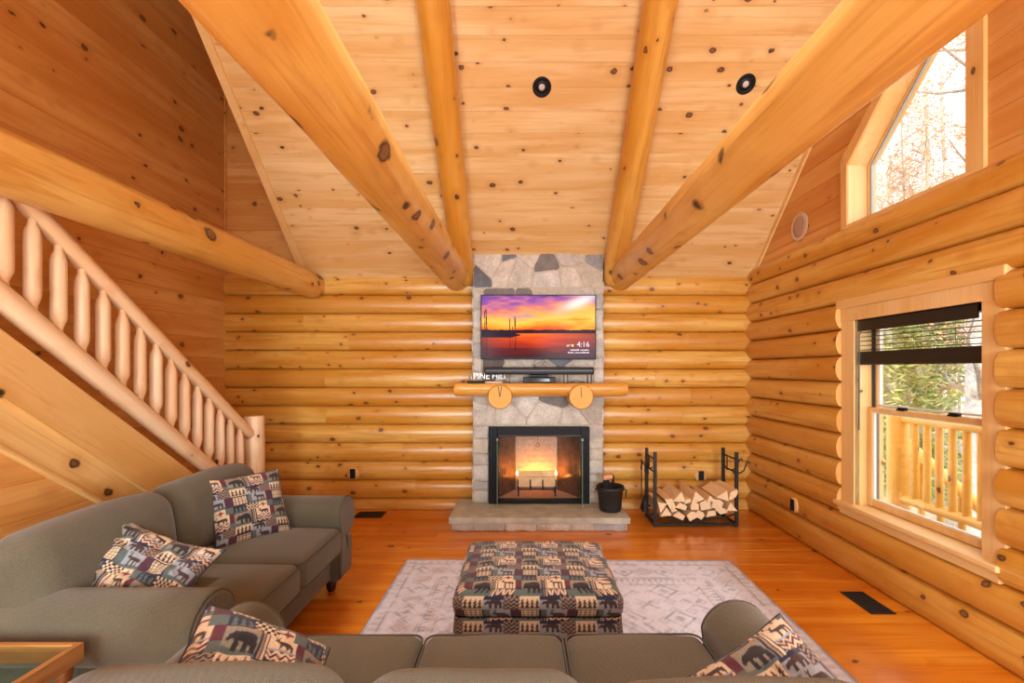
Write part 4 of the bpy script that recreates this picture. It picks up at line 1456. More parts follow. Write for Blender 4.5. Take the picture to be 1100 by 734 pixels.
def tapestry(U, V):
    """U, V in tile units -> linear rgb"""
    u, v = np.mod(U, 1.0), np.mod(V, 1.0)
    cream, tan_, navy, burg = lin3(206, 180, 148), lin3(146, 120, 96), lin3(30, 30, 52), lin3(86, 34, 46)
    grn, olive, grey, brown, blk = lin3(82, 92, 88), lin3(126, 120, 104), lin3(142, 144, 150), lin3(62, 42, 40), lin3(36, 27, 30)
    img = np.zeros(u.shape + (3,)); img[:] = tan_
    def rect(x0, y0, x1, y1, c): img[(u >= x0) & (u < x1) & (v >= y0) & (v < y1)] = c
    def shape(poly, x0, y0, x1, y1, c):
        m = pmask(poly, (u - x0) / (x1 - x0), (v - y0) / (y1 - y0)) & (u >= x0) & (u < x1) & (v >= y0) & (v < y1)
        img[m] = c
    def zig(x0, y0, x1, y1, a, bcol, n, cyc):
        m = (u >= x0) & (u < x1) & (v >= y0) & (v < y1)
        tri = np.abs(np.mod((u - x0) / (x1 - x0) * cyc, 1) - .5) * 2
        ph = np.mod((v - y0) / (y1 - y0) * n - tri * .8, 1)
        img[m] = a; img[m & (ph < .48)] = bcol
    def checks(x0, y0, x1, y1, a, bcol, nx, ny):
        m = (u >= x0) & (u < x1) & (v >= y0) & (v < y1)
        k = (np.floor((u - x0) / (x1 - x0) * nx) + np.floor((v - y0) / (y1 - y0) * ny)) % 2
        img[m] = a; img[m & (k < 1)] = bcol
    rect(0, 0, .40, .34, olive); rect(0, 0, .40, .07, grn); shape(BEAR, .01, .0, .40, .36, blk)
    rect(0, .30, .40, .34, tan_)
    rect(.40, 0, .52, .36, navy); rect(.43, 0, .455, .36, tan_); rect(.475, 0, .50, .36, cream)
    rect(.52, .16, .88, .36, cream); shape(ELK, .54, .15, .86, .37, brown); rect(.52, .15, .88, .18, grey)
    zig(.52, .0, .88, .15, burg, cream, 2, 3); rect(.52, 0, .88, .018, navy)
    rect(.88, .12, 1.0, .36, burg); rect(.88, 0, 1, .12, grn)
    rect(0, .34, .30, .52, navy)
    for k in range(3):
        x0 = .02 + k * .09
        shape([(.5, 1), (.15, .35), (.35, .4), (.05, 0), (.95, 0), (.65, .4), (.85, .35)], x0, .35, x0 + .09, .51, grn)
    checks(.30, .36, .62, .52, cream, blk, 8, 4)
    rect(.62, .36, .82, .52, cream); m = (np.abs(u - .72) + np.abs(v - .44) < .06); img[m] = lin3(170, 96, 70)
    m = (np.abs(u - .72) < .012) | (np.abs(v - .44) < .012); img[m & (u > .63) & (u < .81) & (v > .37) & (v < .51)] = burg
    rect(.82, .36, 1, .52, grn)
    rect(0, .52, .38, .80, navy); rect(.035, .55, .345, .77, cream)
    for k in range(4):
        m = (np.abs(u - .075 - k * .078) < .014) & (v > .55) & (v < .77); img[m] = img[m] * .42
        m = (np.abs(v - .58 - k * .054) < .011) & (u > .035) & (u < .345); img[m] = img[m] * .42
    rect(.38, .52, .48, .80, grn)
    rect(.48, .52, .84, .80, grey); rect(.48, .52, .84, .58, grn); shape(ELK, .49, .52, .83, .82, brown)
    rect(.84, .52, 1, .80, burg)
    m = (np.mod(np.floor((u + v) * 24) + np.floor((u - v) * 24), 2) < 1) & (u > .86) & (u < .98) & (v > .54) & (v < .78); img[m] = navy
    rect(0, .80, .36, 1, cream)
    for k in range(4):
        x0 = .01 + k * .086
        shape([(.5, 1), (.1, .4), (.35, .45), (.0, 0), (1, 0), (.65, .45), (.9, .4)], x0, .81, x0 + .088, .985, brown)
    rect(.36, .80, .72, 1, grey); shape(BEAR, .37, .79, .72, 1.01, brown); rect(.36, .96, .72, 1, navy)
    zig(.72, .80, 1, 1, navy, tan_, 3, 3)
    return img


def tap_mat(name):
    b = NB(name)
    p = b.pos()
    nz = b.noise(p, 260, 2)
    c = b.mix(.5, b.col(), b.mix(b.mapr(nz, .3, .7, 0, 1), (.55, .55, .55, 1), (1.5, 1.5, 1.5, 1)), 'MULTIPLY')
    return b.bsdf(c, .85, nz, .2, .001, **{'Sheen Weight': .15})
M_TAP = tap_mat('woven_lodge_tapestry')


def pcolor_mesh(name, V, F, rgb, mat, parent=None, M=None, smooth=True, **tags):
    me = bpy.data.meshes.new(name); me.from_pydata(V, [], F)
    a = me.attributes.new('col', 'FLOAT_COLOR', 'POINT')
    buf = np.ones((len(V), 4), dtype=np.float32); buf[:, :3] = rgb
    a.data.foreach_set('color', buf.ravel())
    if smooth: me.polygons.foreach_set('use_smooth', [True] * len(F))
    me.materials.append(mat); me.update()
    o = bpy.data.objects.new(name, me)
    link(o, parent, M)
    return tag(o, **tags)


# ottoman: upholstered box with a lid seam
ot = empty('ottoman', (.07, 2.46, 0), 'square storage ottoman covered in bear and elk tapestry, on the rug', 'ottoman')
OX, OY, OH = .395, .335, .455
def ottoman_part(name, z0, z1, puff, step=.0042, topped=True):
    hx, hy, hz = OX, OY, (z1 - z0) / 2
    r = .035
    per = 2 * (2 * hx + 2 * hy)
    # side skirt
    path = []
    n1, n2 = int(2 * hx / step), int(2 * hy / step)
    for i in range(n1): path.append((-hx + 2 * hx * i / n1, -hy))
    for i in range(n2): path.append((hx, -hy + 2 * hy * i / n2))
    for i in range(n1): path.append((hx - 2 * hx * i / n1, hy))
    for i in range(n2): path.append((-hx, hy - 2 * hy * i / n2))
    def rnd_xy(x, y, rr):
        qx = max(-hx + rr, min(hx - rr, x)); qy = max(-hy + rr, min(hy - rr, y))
        dx, dy = x - qx, y - qy; L = math.hypot(dx, dy)
        return (qx + dx / L * rr, qy + dy / L * rr) if L > 1e-9 else (x, y)
    nzv = int((z1 - z0) / step)
    V = []; UV = []; F = []
    m = len(path)
    s_acc = 0
    for k in range(nzv + 1):
        z = z0 + (z1 - z0) * k / nzv
        zi = z1 - z
        ins_ = 0
        if topped and zi < .04: ins_ = .04 - math.sqrt(max(0, .04 ** 2 - (.04 - zi) ** 2))
        if z - z0 < .008: ins_ = max(ins_, .006)
        bul = .008 * math.sin(math.pi * k / nzv)
        for i, (x, y) in enumerate(path):
            xx, yy = rnd_xy(x, y, r)
            nx, ny = xx / hx, yy / hy
            sc = 1 + (bul - ins_) / max(hx, hy)
            V.append((xx * (1 + (bul - ins_) / hx), yy * (1 + (bul - ins_) / hy), z))
            if abs(y + hy) < 1e-6: uu = x
            elif abs(x - hx) < 1e-6: uu = hx + (y + hy)
            elif abs(y - hy) < 1e-6: uu = 3 * hx + 2 * hy - x - hx + hx
            else: uu = -hx - (y + hy)
            UV.append((uu, z - z1))
    for k in range(nzv):
        for i in range(m):
            j = (i + 1) % m
            F.append((k * m + i, k * m + j, (k + 1) * m + j, (k + 1) * m + i))
    if topped:
        base = len(V)
        nx_, ny_ = n1, n2
        for j in range(ny_ + 1):
            for i in range(nx_ + 1):
                u, v = -1 + 2 * i / nx_, -1 + 2 * j / ny_
                x, y = rnd_xy(u * hx, v * hy, r)
                x *= (1 - .04 / hx); y *= (1 - .04 / hy)
                V.append((x, y, z1 + puff * (1 - u ** 4) * (1 - v ** 4) + .003 * noise.noise(Vector((x * 6, y * 6, 1)))))
                UV.append((u * hx, (v + 1) * hy + 0.0))
        for j in range(ny_):
            for i in range(nx_):
                a = base + j * (nx_ + 1) + i
                F.append((a, a + 1, a + nx_ + 2, a + nx_ + 1))
    UV = np.array(UV)
    T = .262
    rgb = tapestry(UV[:, 0] / T + .33, UV[:, 1] / T + .06)
    return pcolor_mesh(name, V, F, rgb, M_TAP, ot, Matrix.Translation((.07, 2.46, 0)))
ottoman_part('lid', .345, OH, .022)
ottoman_part('box', .055, .343, 0, topped=False)
for sx_ in (-1, 1):
    for sy_ in (-1, 1):
        g = Geo(); lathe(g, [(.0, 0), (.022, 0), (.026, .012), (.03, .058)], (.07 + sx_ * .33, 2.46 + sy_ * .27, .012), 14)
        g.build('foot', M_FOOT, ot)
g = Geo(); g.box(.07 - .37, .07 + .37, 2.46 - .31, 2.46 + .31, .056, .44, .01)
g.build('lining', M_PLASTIC, ot)


def pillow(center, e1, e2, size, thick, seed, label, crumple=.012, name='throw_pillow', bend=0.0, off=(0, 0)):
    w, h = size
    e1 = Vector(e1).normalized(); e3 = e1.cross(Vector(e2)).normalized(); e2 = e3.cross(e1)
    c = Vector(center)
    M = Matrix(((e1.x, e2.x, e3.x, c.x), (e1.y, e2.y, e3.y, c.y), (e1.z, e2.z, e3.z, c.z), (0, 0, 0, 1)))
    root = empty(name, center, label, 'pillow', M=M)
    N = 112
    V = []; UV = []; F = []
    for side in (1, -1):
        for j in range(N + 1):
            for i in range(N + 1):
                u, v = -1 + 2 * i / N, -1 + 2 * j / N
                x = u * w / 2 * (1 - .07 * (1 - v * v)) ; y = v * h / 2 * (1 - .07 * (1 - u * u))
                t = max(0, (1 - abs(u) ** 2.4) * (1 - abs(v) ** 2.4)) ** .48
                wr = noise.noise(Vector((u * 2.2 + seed, v * 2.2, side))) + .6 * noise.noise(Vector((u * 5 + v * 2, v * 4.3 + seed, side * 2)))
                edge = min(1, 3.0 * min(1 - abs(u), 1 - abs(v)))
                z = side * (thick / 2 * t) + crumple * wr * (0.25 + .75 * edge) * 1.0 * (1 if side > 0 else .9)
                z0_ = bend * (u * u - .3) * w / 2
                ez = crumple * 1.2 * noise.noise(Vector((u * 1.8 + seed * 2, v * 1.8, 0))) * (1 - edge)
                if i in (0, N) or j in (0, N): z = 0 + crumple * noise.noise(Vector((u * 2.2 + seed, v * 2.2, 7))) * .6
                V.append((x, y, z + z0_)); UV.append((u * w / 2 * (1 if side > 0 else -1), v * h / 2))
    o = (N + 1) ** 2
    for j in range(N):
        for i in range(N):
            a = j * (N + 1) + i
            F.append((a, a + 1, a + N + 2, a + N + 1))
            F.append((o + a, o + a + N + 1, o + a + N + 2, o + a + 1))
    UV = np.array(UV); T = .235
    rgb = tapestry(UV[:, 0] / T + .5 + off[0], UV[:, 1] / T + .5 + off[1])
    cov = pcolor_mesh('cover', V, F, rgb, M_TAP, root, M)
    # welted seam
    g = Geo()
    ring = [V[i] for i in range(0, N + 1, 4)] + [V[j * (N + 1) + N] for j in range(4, N + 1, 4)] + [V[N * (N + 1) + i] for i in range(N - 4, -1, -4)] + [V[j * (N + 1)] for j in range(N - 4, 0, -4)]
    tube(g, ring, .0042, 6, closed=True)
    g.build('welt', plain('navy_welt', lin(58, 50, 58), .9), root, M)
    return root


pillow((-1.68, 2.80, .655), (.235, .30, .0), (-.19, .05, .35), (.42, .42), .15, 1.3, 'square bear and elk pillow at the far end of loveseat, flat face showing', .007)
pillow((-1.69, 2.03, .605), (.92, .05, -.34), (-.06, .66, .50), (.50, .35), .20, 4.1, 'crumpled bear and elk pillow sunk behind the near arm of loveseat', .034, bend=.25, off=(.3, .2))
pillow((-.765, 1.25, .61), (.62, .30, -.45), (-.35, .55, .55), (.40, .38), .26, 7.7, 'plump bear and elk pillow at the left end of foreground sofa', .018, off=(.1, .4))
pillow((.655, 1.17, .605), (.87, .2, .40), (-.30, .7, .5), (.395, .36), .25, 9.2, 'bear and elk pillow at the right end of foreground sofa, corner pointing right', .024, off=(.6, .15))

# ------------------------------------------------------------------ rug
RW, RL_ = 2.52, 3.02
h, w = 400, 330
yy, xx = np.mgrid[0:h, 0:w]
X = xx / (w - 1) * RW; Y = yy / (h - 1) * RL_
ex = np.minimum(X, RW - X); ey = np.minimum(Y, RL_ - Y); e = np.minimum(ex, ey)
base = np.zeros((h, w, 3)); base[:] = lin3(212, 214, 226)
fade = fbm(h, w, 3, 3, 12, 3)
rust = np.clip(1.4 * np.exp(-((X - .55) / .5) ** 2 - ((Y - 1.9) / .7) ** 2) + (fade - .55) * 1.2, 0, 1)
base = base * (1 - .55 * rust[..., None]) + .55 * rust[..., None] * lin3(190, 158, 142)
ink = lin3(112, 114, 134); ink2 = lin3(172, 150, 142); dk = lin3(84, 84, 98)
def lay(m, c, a): base[m] = base[m] * (1 - a * .8) + c * a * .8
along = np.where(ex < ey, Y, X)
lay(e < .022, lin3(140, 142, 160), .8)
for q in (.075, .085, .30, .318, .40): lay(np.abs(e - q) < .005, ink, .7)
band = (e > .09) & (e < .30)
mA = np.abs(np.mod(along, .30) - .15) + np.abs(e - .195) ; lay(band & (mA < .085) & (mA > .06), ink, .6); lay(band & (mA < .03), dk, .5)
mB = np.abs(np.mod(along + .15, .30) - .15) + np.abs(e - .195); lay(band & (mB < .05), ink2, .6); lay(band & (np.abs(mB - .065) < .008), ink, .5)
lay((e > .025) & (e < .07) & (np.mod(along, .06) < .03), ink2, .5)
lay((e > .325) & (e < .355) & (np.mod(along, .04) < .018), dk, .6)
lay((e > .358) & (e < .395) & (np.mod(along, .05) < .02), ink2, .45)
fld = e > .405
cx_, cy_ = X - RW / 2, Y - RL_ / 2
dm = np.abs(cx_) / .85 + np.abs(cy_) / 1.15
for q in (.98, .9, .62, .55, .3): lay(fld & (np.abs(dm - q) < .014), ink, .6)
lay(fld & (dm < .9) & (dm > .62), lin3(170, 164, 176), .35)
lay(fld & (dm < .3), ink2, .4)
gx, gy = np.mod(cx_ + .15, .30) - .15, np.mod(cy_ + .17, .34) - .17
dd = np.abs(gx) + np.abs(gy)
lay(fld & (dm > 1.0) & (dd < .10) & (dd > .078), ink, .7); lay(fld & (dm > 1.0) & (dd < .035), dk, .5)
lay(fld & (dm < .55) & (dd < .08) & (dd > .055), ink, .6)
g2x, g2y = np.mod(cx_, .30) - .15, np.mod(cy_, .34) - .17
star = (np.abs(np.abs(g2x) - np.abs(g2y)) < .012) & (np.maximum(np.abs(g2x), np.abs(g2y)) < .06)
lay(fld & star, ink, .55)
f1x, f1y = np.mod(cx_ + .05, .10) - .05, np.mod(cy_ + .055, .11) - .055
f1 = np.abs(f1x) + np.abs(f1y)
lay(fld & (f1 < .042) & (f1 > .028), ink, .38)
lay(fld & (f1 < .012), ink2, .5)
mC = np.abs(np.mod(along, .10) - .05) + np.abs(np.mod(e - .195, .075) - .0375)
lay(band & (mC < .030) & (mC > .018), ink, .4)
lay(fld & (dm < .9) & (dm > .62) & (np.mod(cx_ + cy_, .05) < .02), ink, .35)
wear = fbm(h, w, 60, 50, 31, 2); wear2 = fbm(h, w, 9, 9, 41, 4)
mk = np.clip((wear - .42) * 2.2 + (wear2 - .5) * 1.5, 0, .75)[..., None]
base = base * (1 - mk) + mk * lin3(220, 220, 230)
th = math.radians(-.6)
b = NB('faded_rug_pile')
nz = b.noise(b.pos(), 220, 2)
c = b.mix(.35, b.col(), b.mix(b.mapr(nz, .3, .7, 0, 1), (.6, .6, .6, 1), (1.4, 1.4, 1.4, 1)), 'MULTIPLY')
M_RUG = b.bsdf(c, .95, nz, .3, .002)
rg_ = empty('rug', (.34, 2.05, 0), 'large faded grey and rust oriental rug under ottoman and sofa', 'rug')
R2 = lambda x, y: (.335 + math.cos(th) * x - math.sin(th) * y, 2.06 + math.sin(th) * x + math.cos(th) * y)
def rug3(u, v):
    x, y = R2(u - RW / 2, v - RL_ / 2)
    return (x, y, .0065 + .0005 * noise.noise(Vector((x * 3, y * 3, 0))))
grid_mesh('pile', RW, RL_, base, rug3, M_RUG, rg_)
g = Geo()
cs = [R2(-RW / 2, -RL_ / 2), R2(RW / 2, -RL_ / 2), R2(RW / 2, RL_ / 2), R2(-RW / 2, RL_ / 2)]
prism(g, cs, lambda u, v, d: Vector((u, v, d)), .0005, .0058)
g.build('backing', plain('rug_backing', lin(150, 140, 130), .95), rg_)
g = Geo(); tube(g, [(x, y, .005) for x, y in cs], .005, 6, closed=True)
g.build('binding', plain('bluish_rug_binding', lin(150, 148, 164), .95), rg_)

# ------------------------------------------------------------------ side table with glass top
M_TAB = wood('honey_table_wood', lin(196, 146, 84), lin(160, 104, 50), 0, 0, 9, .4, .3, .8, bstr=.2)
M_TABY = wood('honey_table_wood_lengthwise', lin(178, 122, 66), lin(128, 76, 34), 1, 0, 9, .4, .3, .9, bstr=.2)
tb = empty('side_table', (-1.8, 1.3, 0), 'honey wood side table with an inset glass top, at the near end of loveseat', 'table')
ta, tb_, tc, td, tz = -2.10, -1.515, 1.0, 1.575, .56
g = Geo(); g.box(ta + .0225, tb_ - .0225, td - .022, td, tz - .062, tz, .003); g.box(ta + .0225, tb_ - .0225, tc, tc + .022, tz - .062, tz, .003)
g.build('apron', M_TAB, tb)
g = Geo(); g.box(tb_ - .022, tb_, tc, td, tz - .062, tz, .003); g.box(ta, ta + .022, tc, td, tz - .062, tz, .003)
g.box(-1.815, -1.80, tc + .02, td - .02, tz - .06, tz - .045, .002)
g.build('apron', M_TABY, tb)
g = Geo(); g.box(ta + .02, tb_ - .02, tc + .02, td - .02, tz - .012, tz - .004, .001)
g.build('glass_top', M_DOORGLASS, tb)
for x, sx_ in ((ta + .03, -1), (tb_ - .03, 1)):
    for y, sy_ in ((tc + .03, -1), (td - .03, 1)):
        g = Geo(); tube(g, [(x, y, tz - .05), (x - sx_ * .03, y - sy_ * .02, .25), (x - sx_ * .05, y - sy_ * .04, 0)], [.022, .019, .016], 10)
        g.build('leg', M_TABY, tb)
g = Geo(); g.box(-2.03, -1.58, 1.07, 1.5, .17, .19, .004)
g.build('shelf', M_TAB, tb)

# ------------------------------------------------------------------ outlets, vents, recessed lights, speaker
M_OUTWOOD = wood('outlet_pad_wood', lin(236, 190, 130), lin(226, 172, 108), 0, 0, 9)
def outlet(c, face, label):
    root = empty('wall_outlet', c, label, 'outlet')
    x, y, z = c
    g = Geo(); g2 = Geo(); g3_ = Geo()
    if face == 'Y':
        lathe(g, [(0, 0), (.063, 0), (.066, .012), (.066, .05)], (x, y + .004, z), 28, M=Matrix.Rotation(-math.pi / 2, 3, 'X'))
        g2.box(x - .029, x + .029, y - .004, y + .004, z - .051, z + .051, .004)
        for dz in (-.022, .022): g3_.box(x - .014, x + .014, y - .006, y - .003, z + dz - .013, z + dz + .013, .002)
    else:
        lathe(g, [(0, 0), (.063, 0), (.066, .012), (.066, .05)], (x + .004, y, z), 28, M=Matrix.Rotation(math.pi / 2, 3, 'Y'))
        g2.box(x - .004, x + .004, y - .029, y + .029, z - .051, z + .051, .004)
        for dz in (-.022, .022): g3_.box(x - .006, x - .003, y - .014, y + .014, z + dz - .013, z + dz + .013, .002)
    g.build('mounting_pad', M_OUTWOOD, root)
    pl_ = g2.build('plate', M_BLACK, root)
    g3_.build('socket', M_PLASTIC, pl_)
outlet((-1.815, 4.852, .389), 'Y', 'black wall outlet on a pale pad, back wall left of fireplace')
outlet((1.895, 4.852, .367), 'Y', 'black wall outlet on a pale pad, back wall above the stacked firewood')
outlet((2.370, 4.02, .305), 'X', 'black wall outlet on a pale pad, low on the right wall under window side')

def vent(x0, x1, y0, y1, label):
    root = empty('floor_vent', ((x0 + x1) / 2, (y0 + y1) / 2, 0), label, 'vent')
    g = Geo()
    for (a, b_, c_, d_) in ((x0, x1, y0, y0 + .014), (x0, x1, y1 - .014, y1), (x0, x0 + .014, y0, y1), (x1 - .014, x1, y0, y1)): g.box(a, b_, c_, d_, .0005, .006, .002)
    g.build('rim', M_IRON, root)
    g = Geo(); lng = (x1 - x0) > (y1 - y0)
    n = int((max(x1 - x0, y1 - y0) - .03) / .016)
    for i in range(n):
        q = (x0 if lng else y0) + .018 + i * .016
        if lng: g.box(q, q + .008, y0 + .012, y1 - .012, .0005, .0045, .001)
        else: g.box(x0 + .012, x1 - .012, q, q + .008, .0005, .0045, .001)
    g.build('louvre', M_IRON, root)
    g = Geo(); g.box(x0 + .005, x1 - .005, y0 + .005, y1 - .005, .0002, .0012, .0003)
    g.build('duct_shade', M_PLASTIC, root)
vent(-1.72, -1.435, 4.60, 4.80, 'black floor vent by the back wall beyond the loveseat')
vent(2.13, 2.285, 2.79, 3.07, 'black floor vent under the window on the right')

M_BULB = emit('warm_lamp_face', (1, .86, .62, 1), 1.1)
for x, y, lb in ((.147, 3.59, 'black recessed ceiling light directly above the chimney'), (1.745, 3.575, 'black recessed ceiling light right of the right-hand rafter')):
    c0 = Vector((x, y, roof(y)))
    zax = -n_; xax = Vector((1, 0, 0)); yax = zax.cross(xax)
    M = Matrix(((xax.x, yax.x, zax.x, c0.x), (xax.y, yax.y, zax.y, c0.y), (xax.z, yax.z, zax.z, c0.z), (0, 0, 0, 1)))
    root = empty('recessed_light', c0, lb, 'ceiling light', M=M)
    g = Geo(); lathe(g, [(.070, -.004), (.074, .002), (.070, .006), (.052, .007), (.050, .004), (.044, .0015)], n=32)
    g.build('trim_ring', M_BLACK, root, M)
    g = Geo(); lathe(g, [(.0, .001), (.052, .001), (.052, .0025), (0, .0025)], n=32)
    g.build('baffle', plain('dark_baffle', (.008, .008, .008, 1), .6), root, M)
    g = Geo(); lathe(g, [(.0, .010), (.012, .010), (.021, .006), (.024, .002)], n=24)
    g.build('bulb', plain('frosted_lamp', (.62, .58, .54, 1), .3), root, M)
spk = empty('ceiling_speaker', (2.44, 4.04, 2.76), 'round flush wall speaker with a pale grille on the gable boards', 'speaker')
ys_, zs_ = 4.04, 2.765
Mx = Matrix.Rotation(-math.pi / 2, 3, 'Y')
g = Geo(); lathe(g, [(.113, 0), (.121, .002), (.121, .006), (.113, .008), (.110, .006)], (XR, ys_, zs_), 40, M=Mx)
g.build('rim', plain('off_white_rim', lin(214, 190, 170), .5), spk)
g = Geo(); lathe(g, [(0, .0075), (.06, .007), (.112, .0055), (.112, .001)], (XR, ys_, zs_), 40, M=Mx)
g.build('grille', plain('taupe_speaker_grille', lin(186, 154, 134), .7, nscale=500, namt=.25, bstr=.4), spk)

# ------------------------------------------------------------------ outside: deck, railing, woods
M_DECK = wood('weathered_deck', lin(190, 172, 148), lin(165, 146, 122), 1, .1, 6, .8, .3, .4)
g = Geo()
planks(g, lambda u, v, d: Vector((v, u, -.03 - d)), [[(-2, 2.66), (4.85, 2.66), (4.85, 4.05), (-2, 4.05)]], .14, 2.66, .004, 3.0, .2)
g.build('floor_deck', M_DECK, kind='structure')
dr_ = empty('deck_railing', (3.85, 4.68, 0), 'yellow log railing with round balusters on the deck outside the window', 'railing')
M_DECKLOG = wood('yellow_deck_log', lin(244, 208, 112), lin(228, 178, 78), 0, .35, 6, .5, .2, .4, ksize=(.07, .16))  # yellow is the railing logs' own wood colour
DL = [M_DECKLOG, M_END]
log_obj('post', (3.855, 4.69, -1.2), (3.855, 4.69, 1.075), .098, .095, DL, dr_, seed=61, n=22)
log_obj('top_rail', (3.855, 4.69, 1.0), (3.855, -1, 1.0), .045, .048, DL, dr_, seed=62, n=16)
log_obj('low_rail', (3.855, 4.69, .19), (3.855, -1, .19), .045, .046, DL, dr_, seed=63, n=16)
for i in range(12):
    y = 4.487 - .131 * i
    log_obj('baluster', (3.855, y, .21), (3.855, y, .98), .033, .031, DL, dr_, seed=70 + i, n=12, seg=6)
for y in (4.6,):
    pass
sr = empty('stair_railing', (4.25, 4.6, -.5), 'log handrail slanting down to the ground beyond the deck railing', 'railing')
log_obj('handrail', (4.12, 4.95, .74), (4.12, 3.3, -.22), .05, .055, DL, sr, seed=91, n=16)
for i in range(6):
    y = 4.72 - .22 * i
    zt = .74 - (4.95 - y) * .582
    log_obj('baluster', (4.12, y, zt - .75), (4.12, y, zt - .02), .03, .03, DL, sr, seed=92 + i, n=10, seg=5)
log_obj('low_rail', (4.12, 4.95, 0), (4.12, 3.3, -.96), .05, .05, DL, sr, seed=99, n=14)

b = NB('leaf_litter')
nz = b.noise(b.pos(), 1.2, 6, .7); nz2 = b.noise(b.pos(), 9, 4, .7)
c = b.mix(b.mapr(nz, .35, .65, 0, 1), lin(176, 150, 116), lin(196, 186, 166))
c = b.mix(b.mapr(nz2, .45, .7, 0, .6), c, lin(120, 88, 58))
M_GROUND = b.bsdf(c, .95, nz2, .5, .05)
g = Geo(); V = []; F = []
N = 50
for j in range(N + 1):
    for i in range(N + 1):
        x, y = 2.5 + 42 * i / N, -22 + 62 * j / N
        z = -1.25 - .10 * (x - 3) * .2 + .25 * noise.noise(Vector((x * .25, y * .25, 0)))
        V.append((x, y, z))
F = [(j * (N + 1) + i, j * (N + 1) + i + 1, (j + 1) * (N + 1) + i + 1, (j + 1) * (N + 1) + i) for j in range(N) for i in range(N)]
g.add(V, F, 0, .5, True)
g.build('ground', M_GROUND, kind='structure')

M_TRUNK = plain('pale_grey_bark', lin(186, 180, 172), .9, nscale=14, namt=.4, bstr=.6)
M_TRUNK2 = plain('grey_brown_bark', lin(150, 138, 124), .9, nscale=20, namt=.4, bstr=.6)
def leafmat(name, c1, c2):
    b = NB(name)
    c = b.mix(b.rnd(), c1, c2)
    return b.bsdf(c, .7, **{'Transmission Weight': .0})
M_FALL = leafmat('autumn_leaves', lin(222, 172, 132), lin(208, 142, 100))
M_HEM = leafmat('yellow_green_needles', lin(120, 132, 66), lin(178, 178, 104))


def leaves(g, pts, size, n, spread, rng, aspect=.6):
    for p in pts:
        for _ in range(n):
            c = Vector(p) + Vector((rng.gauss(0, spread), rng.gauss(0, spread), rng.gauss(0, spread * .7)))
            a = Vector((rng.uniform(-1, 1), rng.uniform(-1, 1), rng.uniform(-.6, .6))).normalized() * size * rng.uniform(.6, 1.2)
            q = Vector((rng.uniform(-1, 1), rng.uniform(-1, 1), rng.uniform(-1, 1)))
            q = (q - a.normalized() * q.dot(a.normalized())).normalized() * size * aspect
            g.add([c - a, c - a * .2 + q * .5, c + a, c - a * .2 - q * .5], [(0, 1, 2, 3)], 0, rng.random())


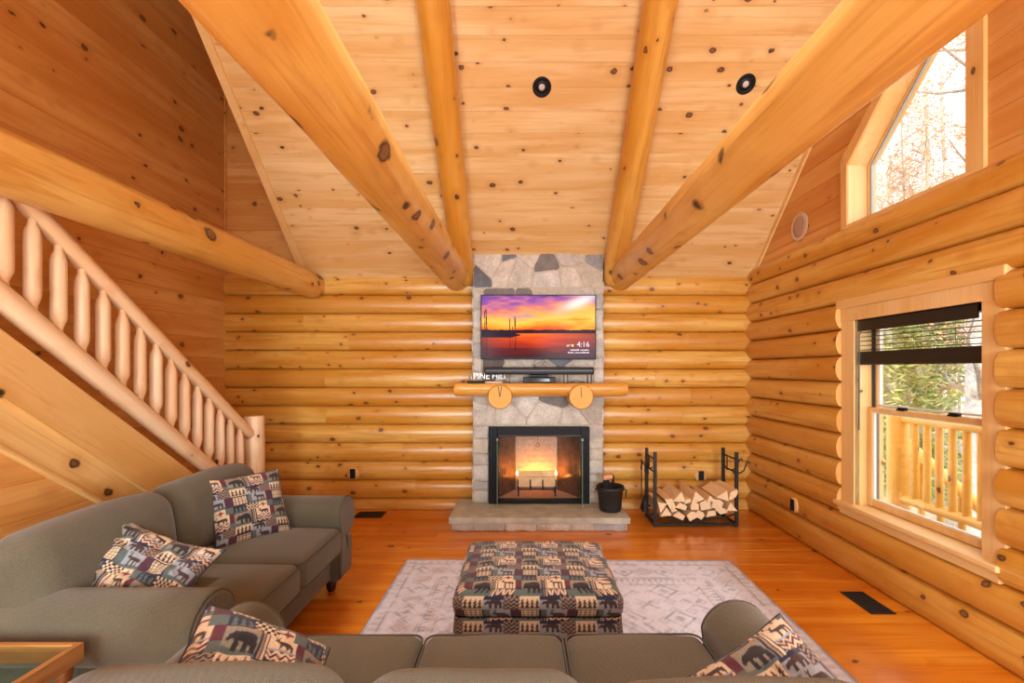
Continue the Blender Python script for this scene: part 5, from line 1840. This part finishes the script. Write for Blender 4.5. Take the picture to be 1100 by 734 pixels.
def tree(x, y, r, H, seed, label, fall=1.0, group=None, bark=None, z0=-1.5):
    rng = random.Random(seed)
    root = empty('bare_tree', (x, y, z0), label, 'tree', group)
    pts = []; rad = []
    lean = (rng.uniform(-.03, .03), rng.uniform(-.03, .03))
    for i in range(13):
        t = i / 12
        pts.append(Vector((x + lean[0] * H * t + .08 * noise.noise(Vector((t * 4, seed, 0))), y + lean[1] * H * t + .08 * noise.noise(Vector((t * 4, seed, 4))), z0 + H * t)))
        rad.append(r * (1 - .75 * t) * (1.25 if i == 0 else 1))
    g = Geo(); tube(g, pts, rad, 12, wob=.12, seed=seed)
    g.build('trunk', bark or M_TRUNK, root)
    g = Geo(); tips = []
    for k in range(32):
        t = rng.uniform(.18, .97)
        i = int(t * 12); p = pts[i].lerp(pts[min(12, i + 1)], t * 12 - i)
        a = rng.uniform(0, 6.28); L = rng.uniform(.8, 2.4) * (1.15 - t * .6)
        d = Vector((math.cos(a), math.sin(a), rng.uniform(.15, .9))).normalized()
        q = [p, p + d * L * .4 + Vector((0, 0, .05)), p + d * L * .75 + Vector((rng.uniform(-.15, .15), rng.uniform(-.15, .15), .15)), p + d * L + Vector((rng.uniform(-.2, .2), rng.uniform(-.2, .2), .3))]
        br_ = r * .22 * (1.1 - t)
        tube(g, q, [br_ + .008, br_ * .7 + .006, br_ * .4 + .004, .003], 5)
        tips += q[1:]
        for _ in range(4):
            s = q[rng.choice((1, 2))]; d2 = (d + Vector((rng.uniform(-.9, .9), rng.uniform(-.9, .9), rng.uniform(-.2, .7)))).normalized()
            e_ = s + d2 * L * rng.uniform(.25, .5)
            tube(g, [s, s.lerp(e_, .5) + Vector((0, 0, .03)), e_], [.006, .004, .002], 4)
            tips.append(e_)
    g.build('branches', bark or M_TRUNK2, root)
    if fall > 0:
        g = Geo(); leaves(g, tips, .06, int(9 * fall), .25, rng)
        g.build('foliage', M_FALL, root)
    return root


tree(7.75, 7.75, .27, 11, 101, 'thick pale grey tree trunk seen through the upper right of the lower window', .4)
tree(9.4, 11.6, .12, 10, 102, 'slim pale tree left of the thick trunk, seen through the lower window', .5)
tree(11.0, 10.2, .15, 12, 103, 'pale grey tree rising at the right side of the raked gable window', 1.2)
tree(10.2, 11.7, .11, 11, 104, 'thin tree with scattered orange leaves left in the raked gable window', 1.3)
rt = random.Random(77)
for i in range(20):
    d = rt.uniform(12, 26); rat = rt.uniform(.72, 1.08)
    tree(d * rat, d, rt.uniform(.06, .15), rt.uniform(9, 14), 120 + i, 'slender bare tree standing back in the woods outside the windows', rt.choice((.6, 1.2, 1.6)), 'slender trees of the woods', rt.choice((M_TRUNK, M_TRUNK2)))


def hemlock(x, y, H, R, seed, label, group=None):
    rng = random.Random(seed)
    root = empty('evergreen_tree', (x, y, -1.5), label, 'tree', group)
    g = Geo(); tube(g, [(x, y, -1.5), (x, y, -1.5 + H * .5), (x, y, -1.5 + H)], [.09, .06, .01], 8)
    g.build('trunk', M_TRUNK2, root)
    g = Geo()
    for k in range(70):
        t = (k + rng.random()) / 70
        z = -1.3 + t * H * .97; L = R * (1 - t) ** .7 * rng.uniform(.7, 1.1)
        a = rng.uniform(0, 6.28)
        pts = [Vector((x + math.cos(a) * L * s, y + math.sin(a) * L * s, z - .25 * L * s * s)) for s in (.25, .45, .65, .85, 1)]
        leaves(g, pts, .11, 9, .13, rng, .45)
    g.build('foliage', M_HEM, root)


for i, (x, y, H, R, lb) in enumerate(((8.6, 10.2, 3.9, 1.6, 'low yellow-green evergreen in the middle of the lower window view'),
                                      (10.6, 11.6, 4.4, 1.9, 'yellow-green evergreen behind the thick trunk in the lower window view'),
                                      (8.7, 11.5, 4.2, 1.6, 'yellow-green evergreen at the left edge of the lower window view'),
                                      (13.4, 15.6, 5.2, 2.3, 'distant yellow-green evergreen in the lower window view'))):
    hemlock(x, y, H, R, 300 + i, lb)
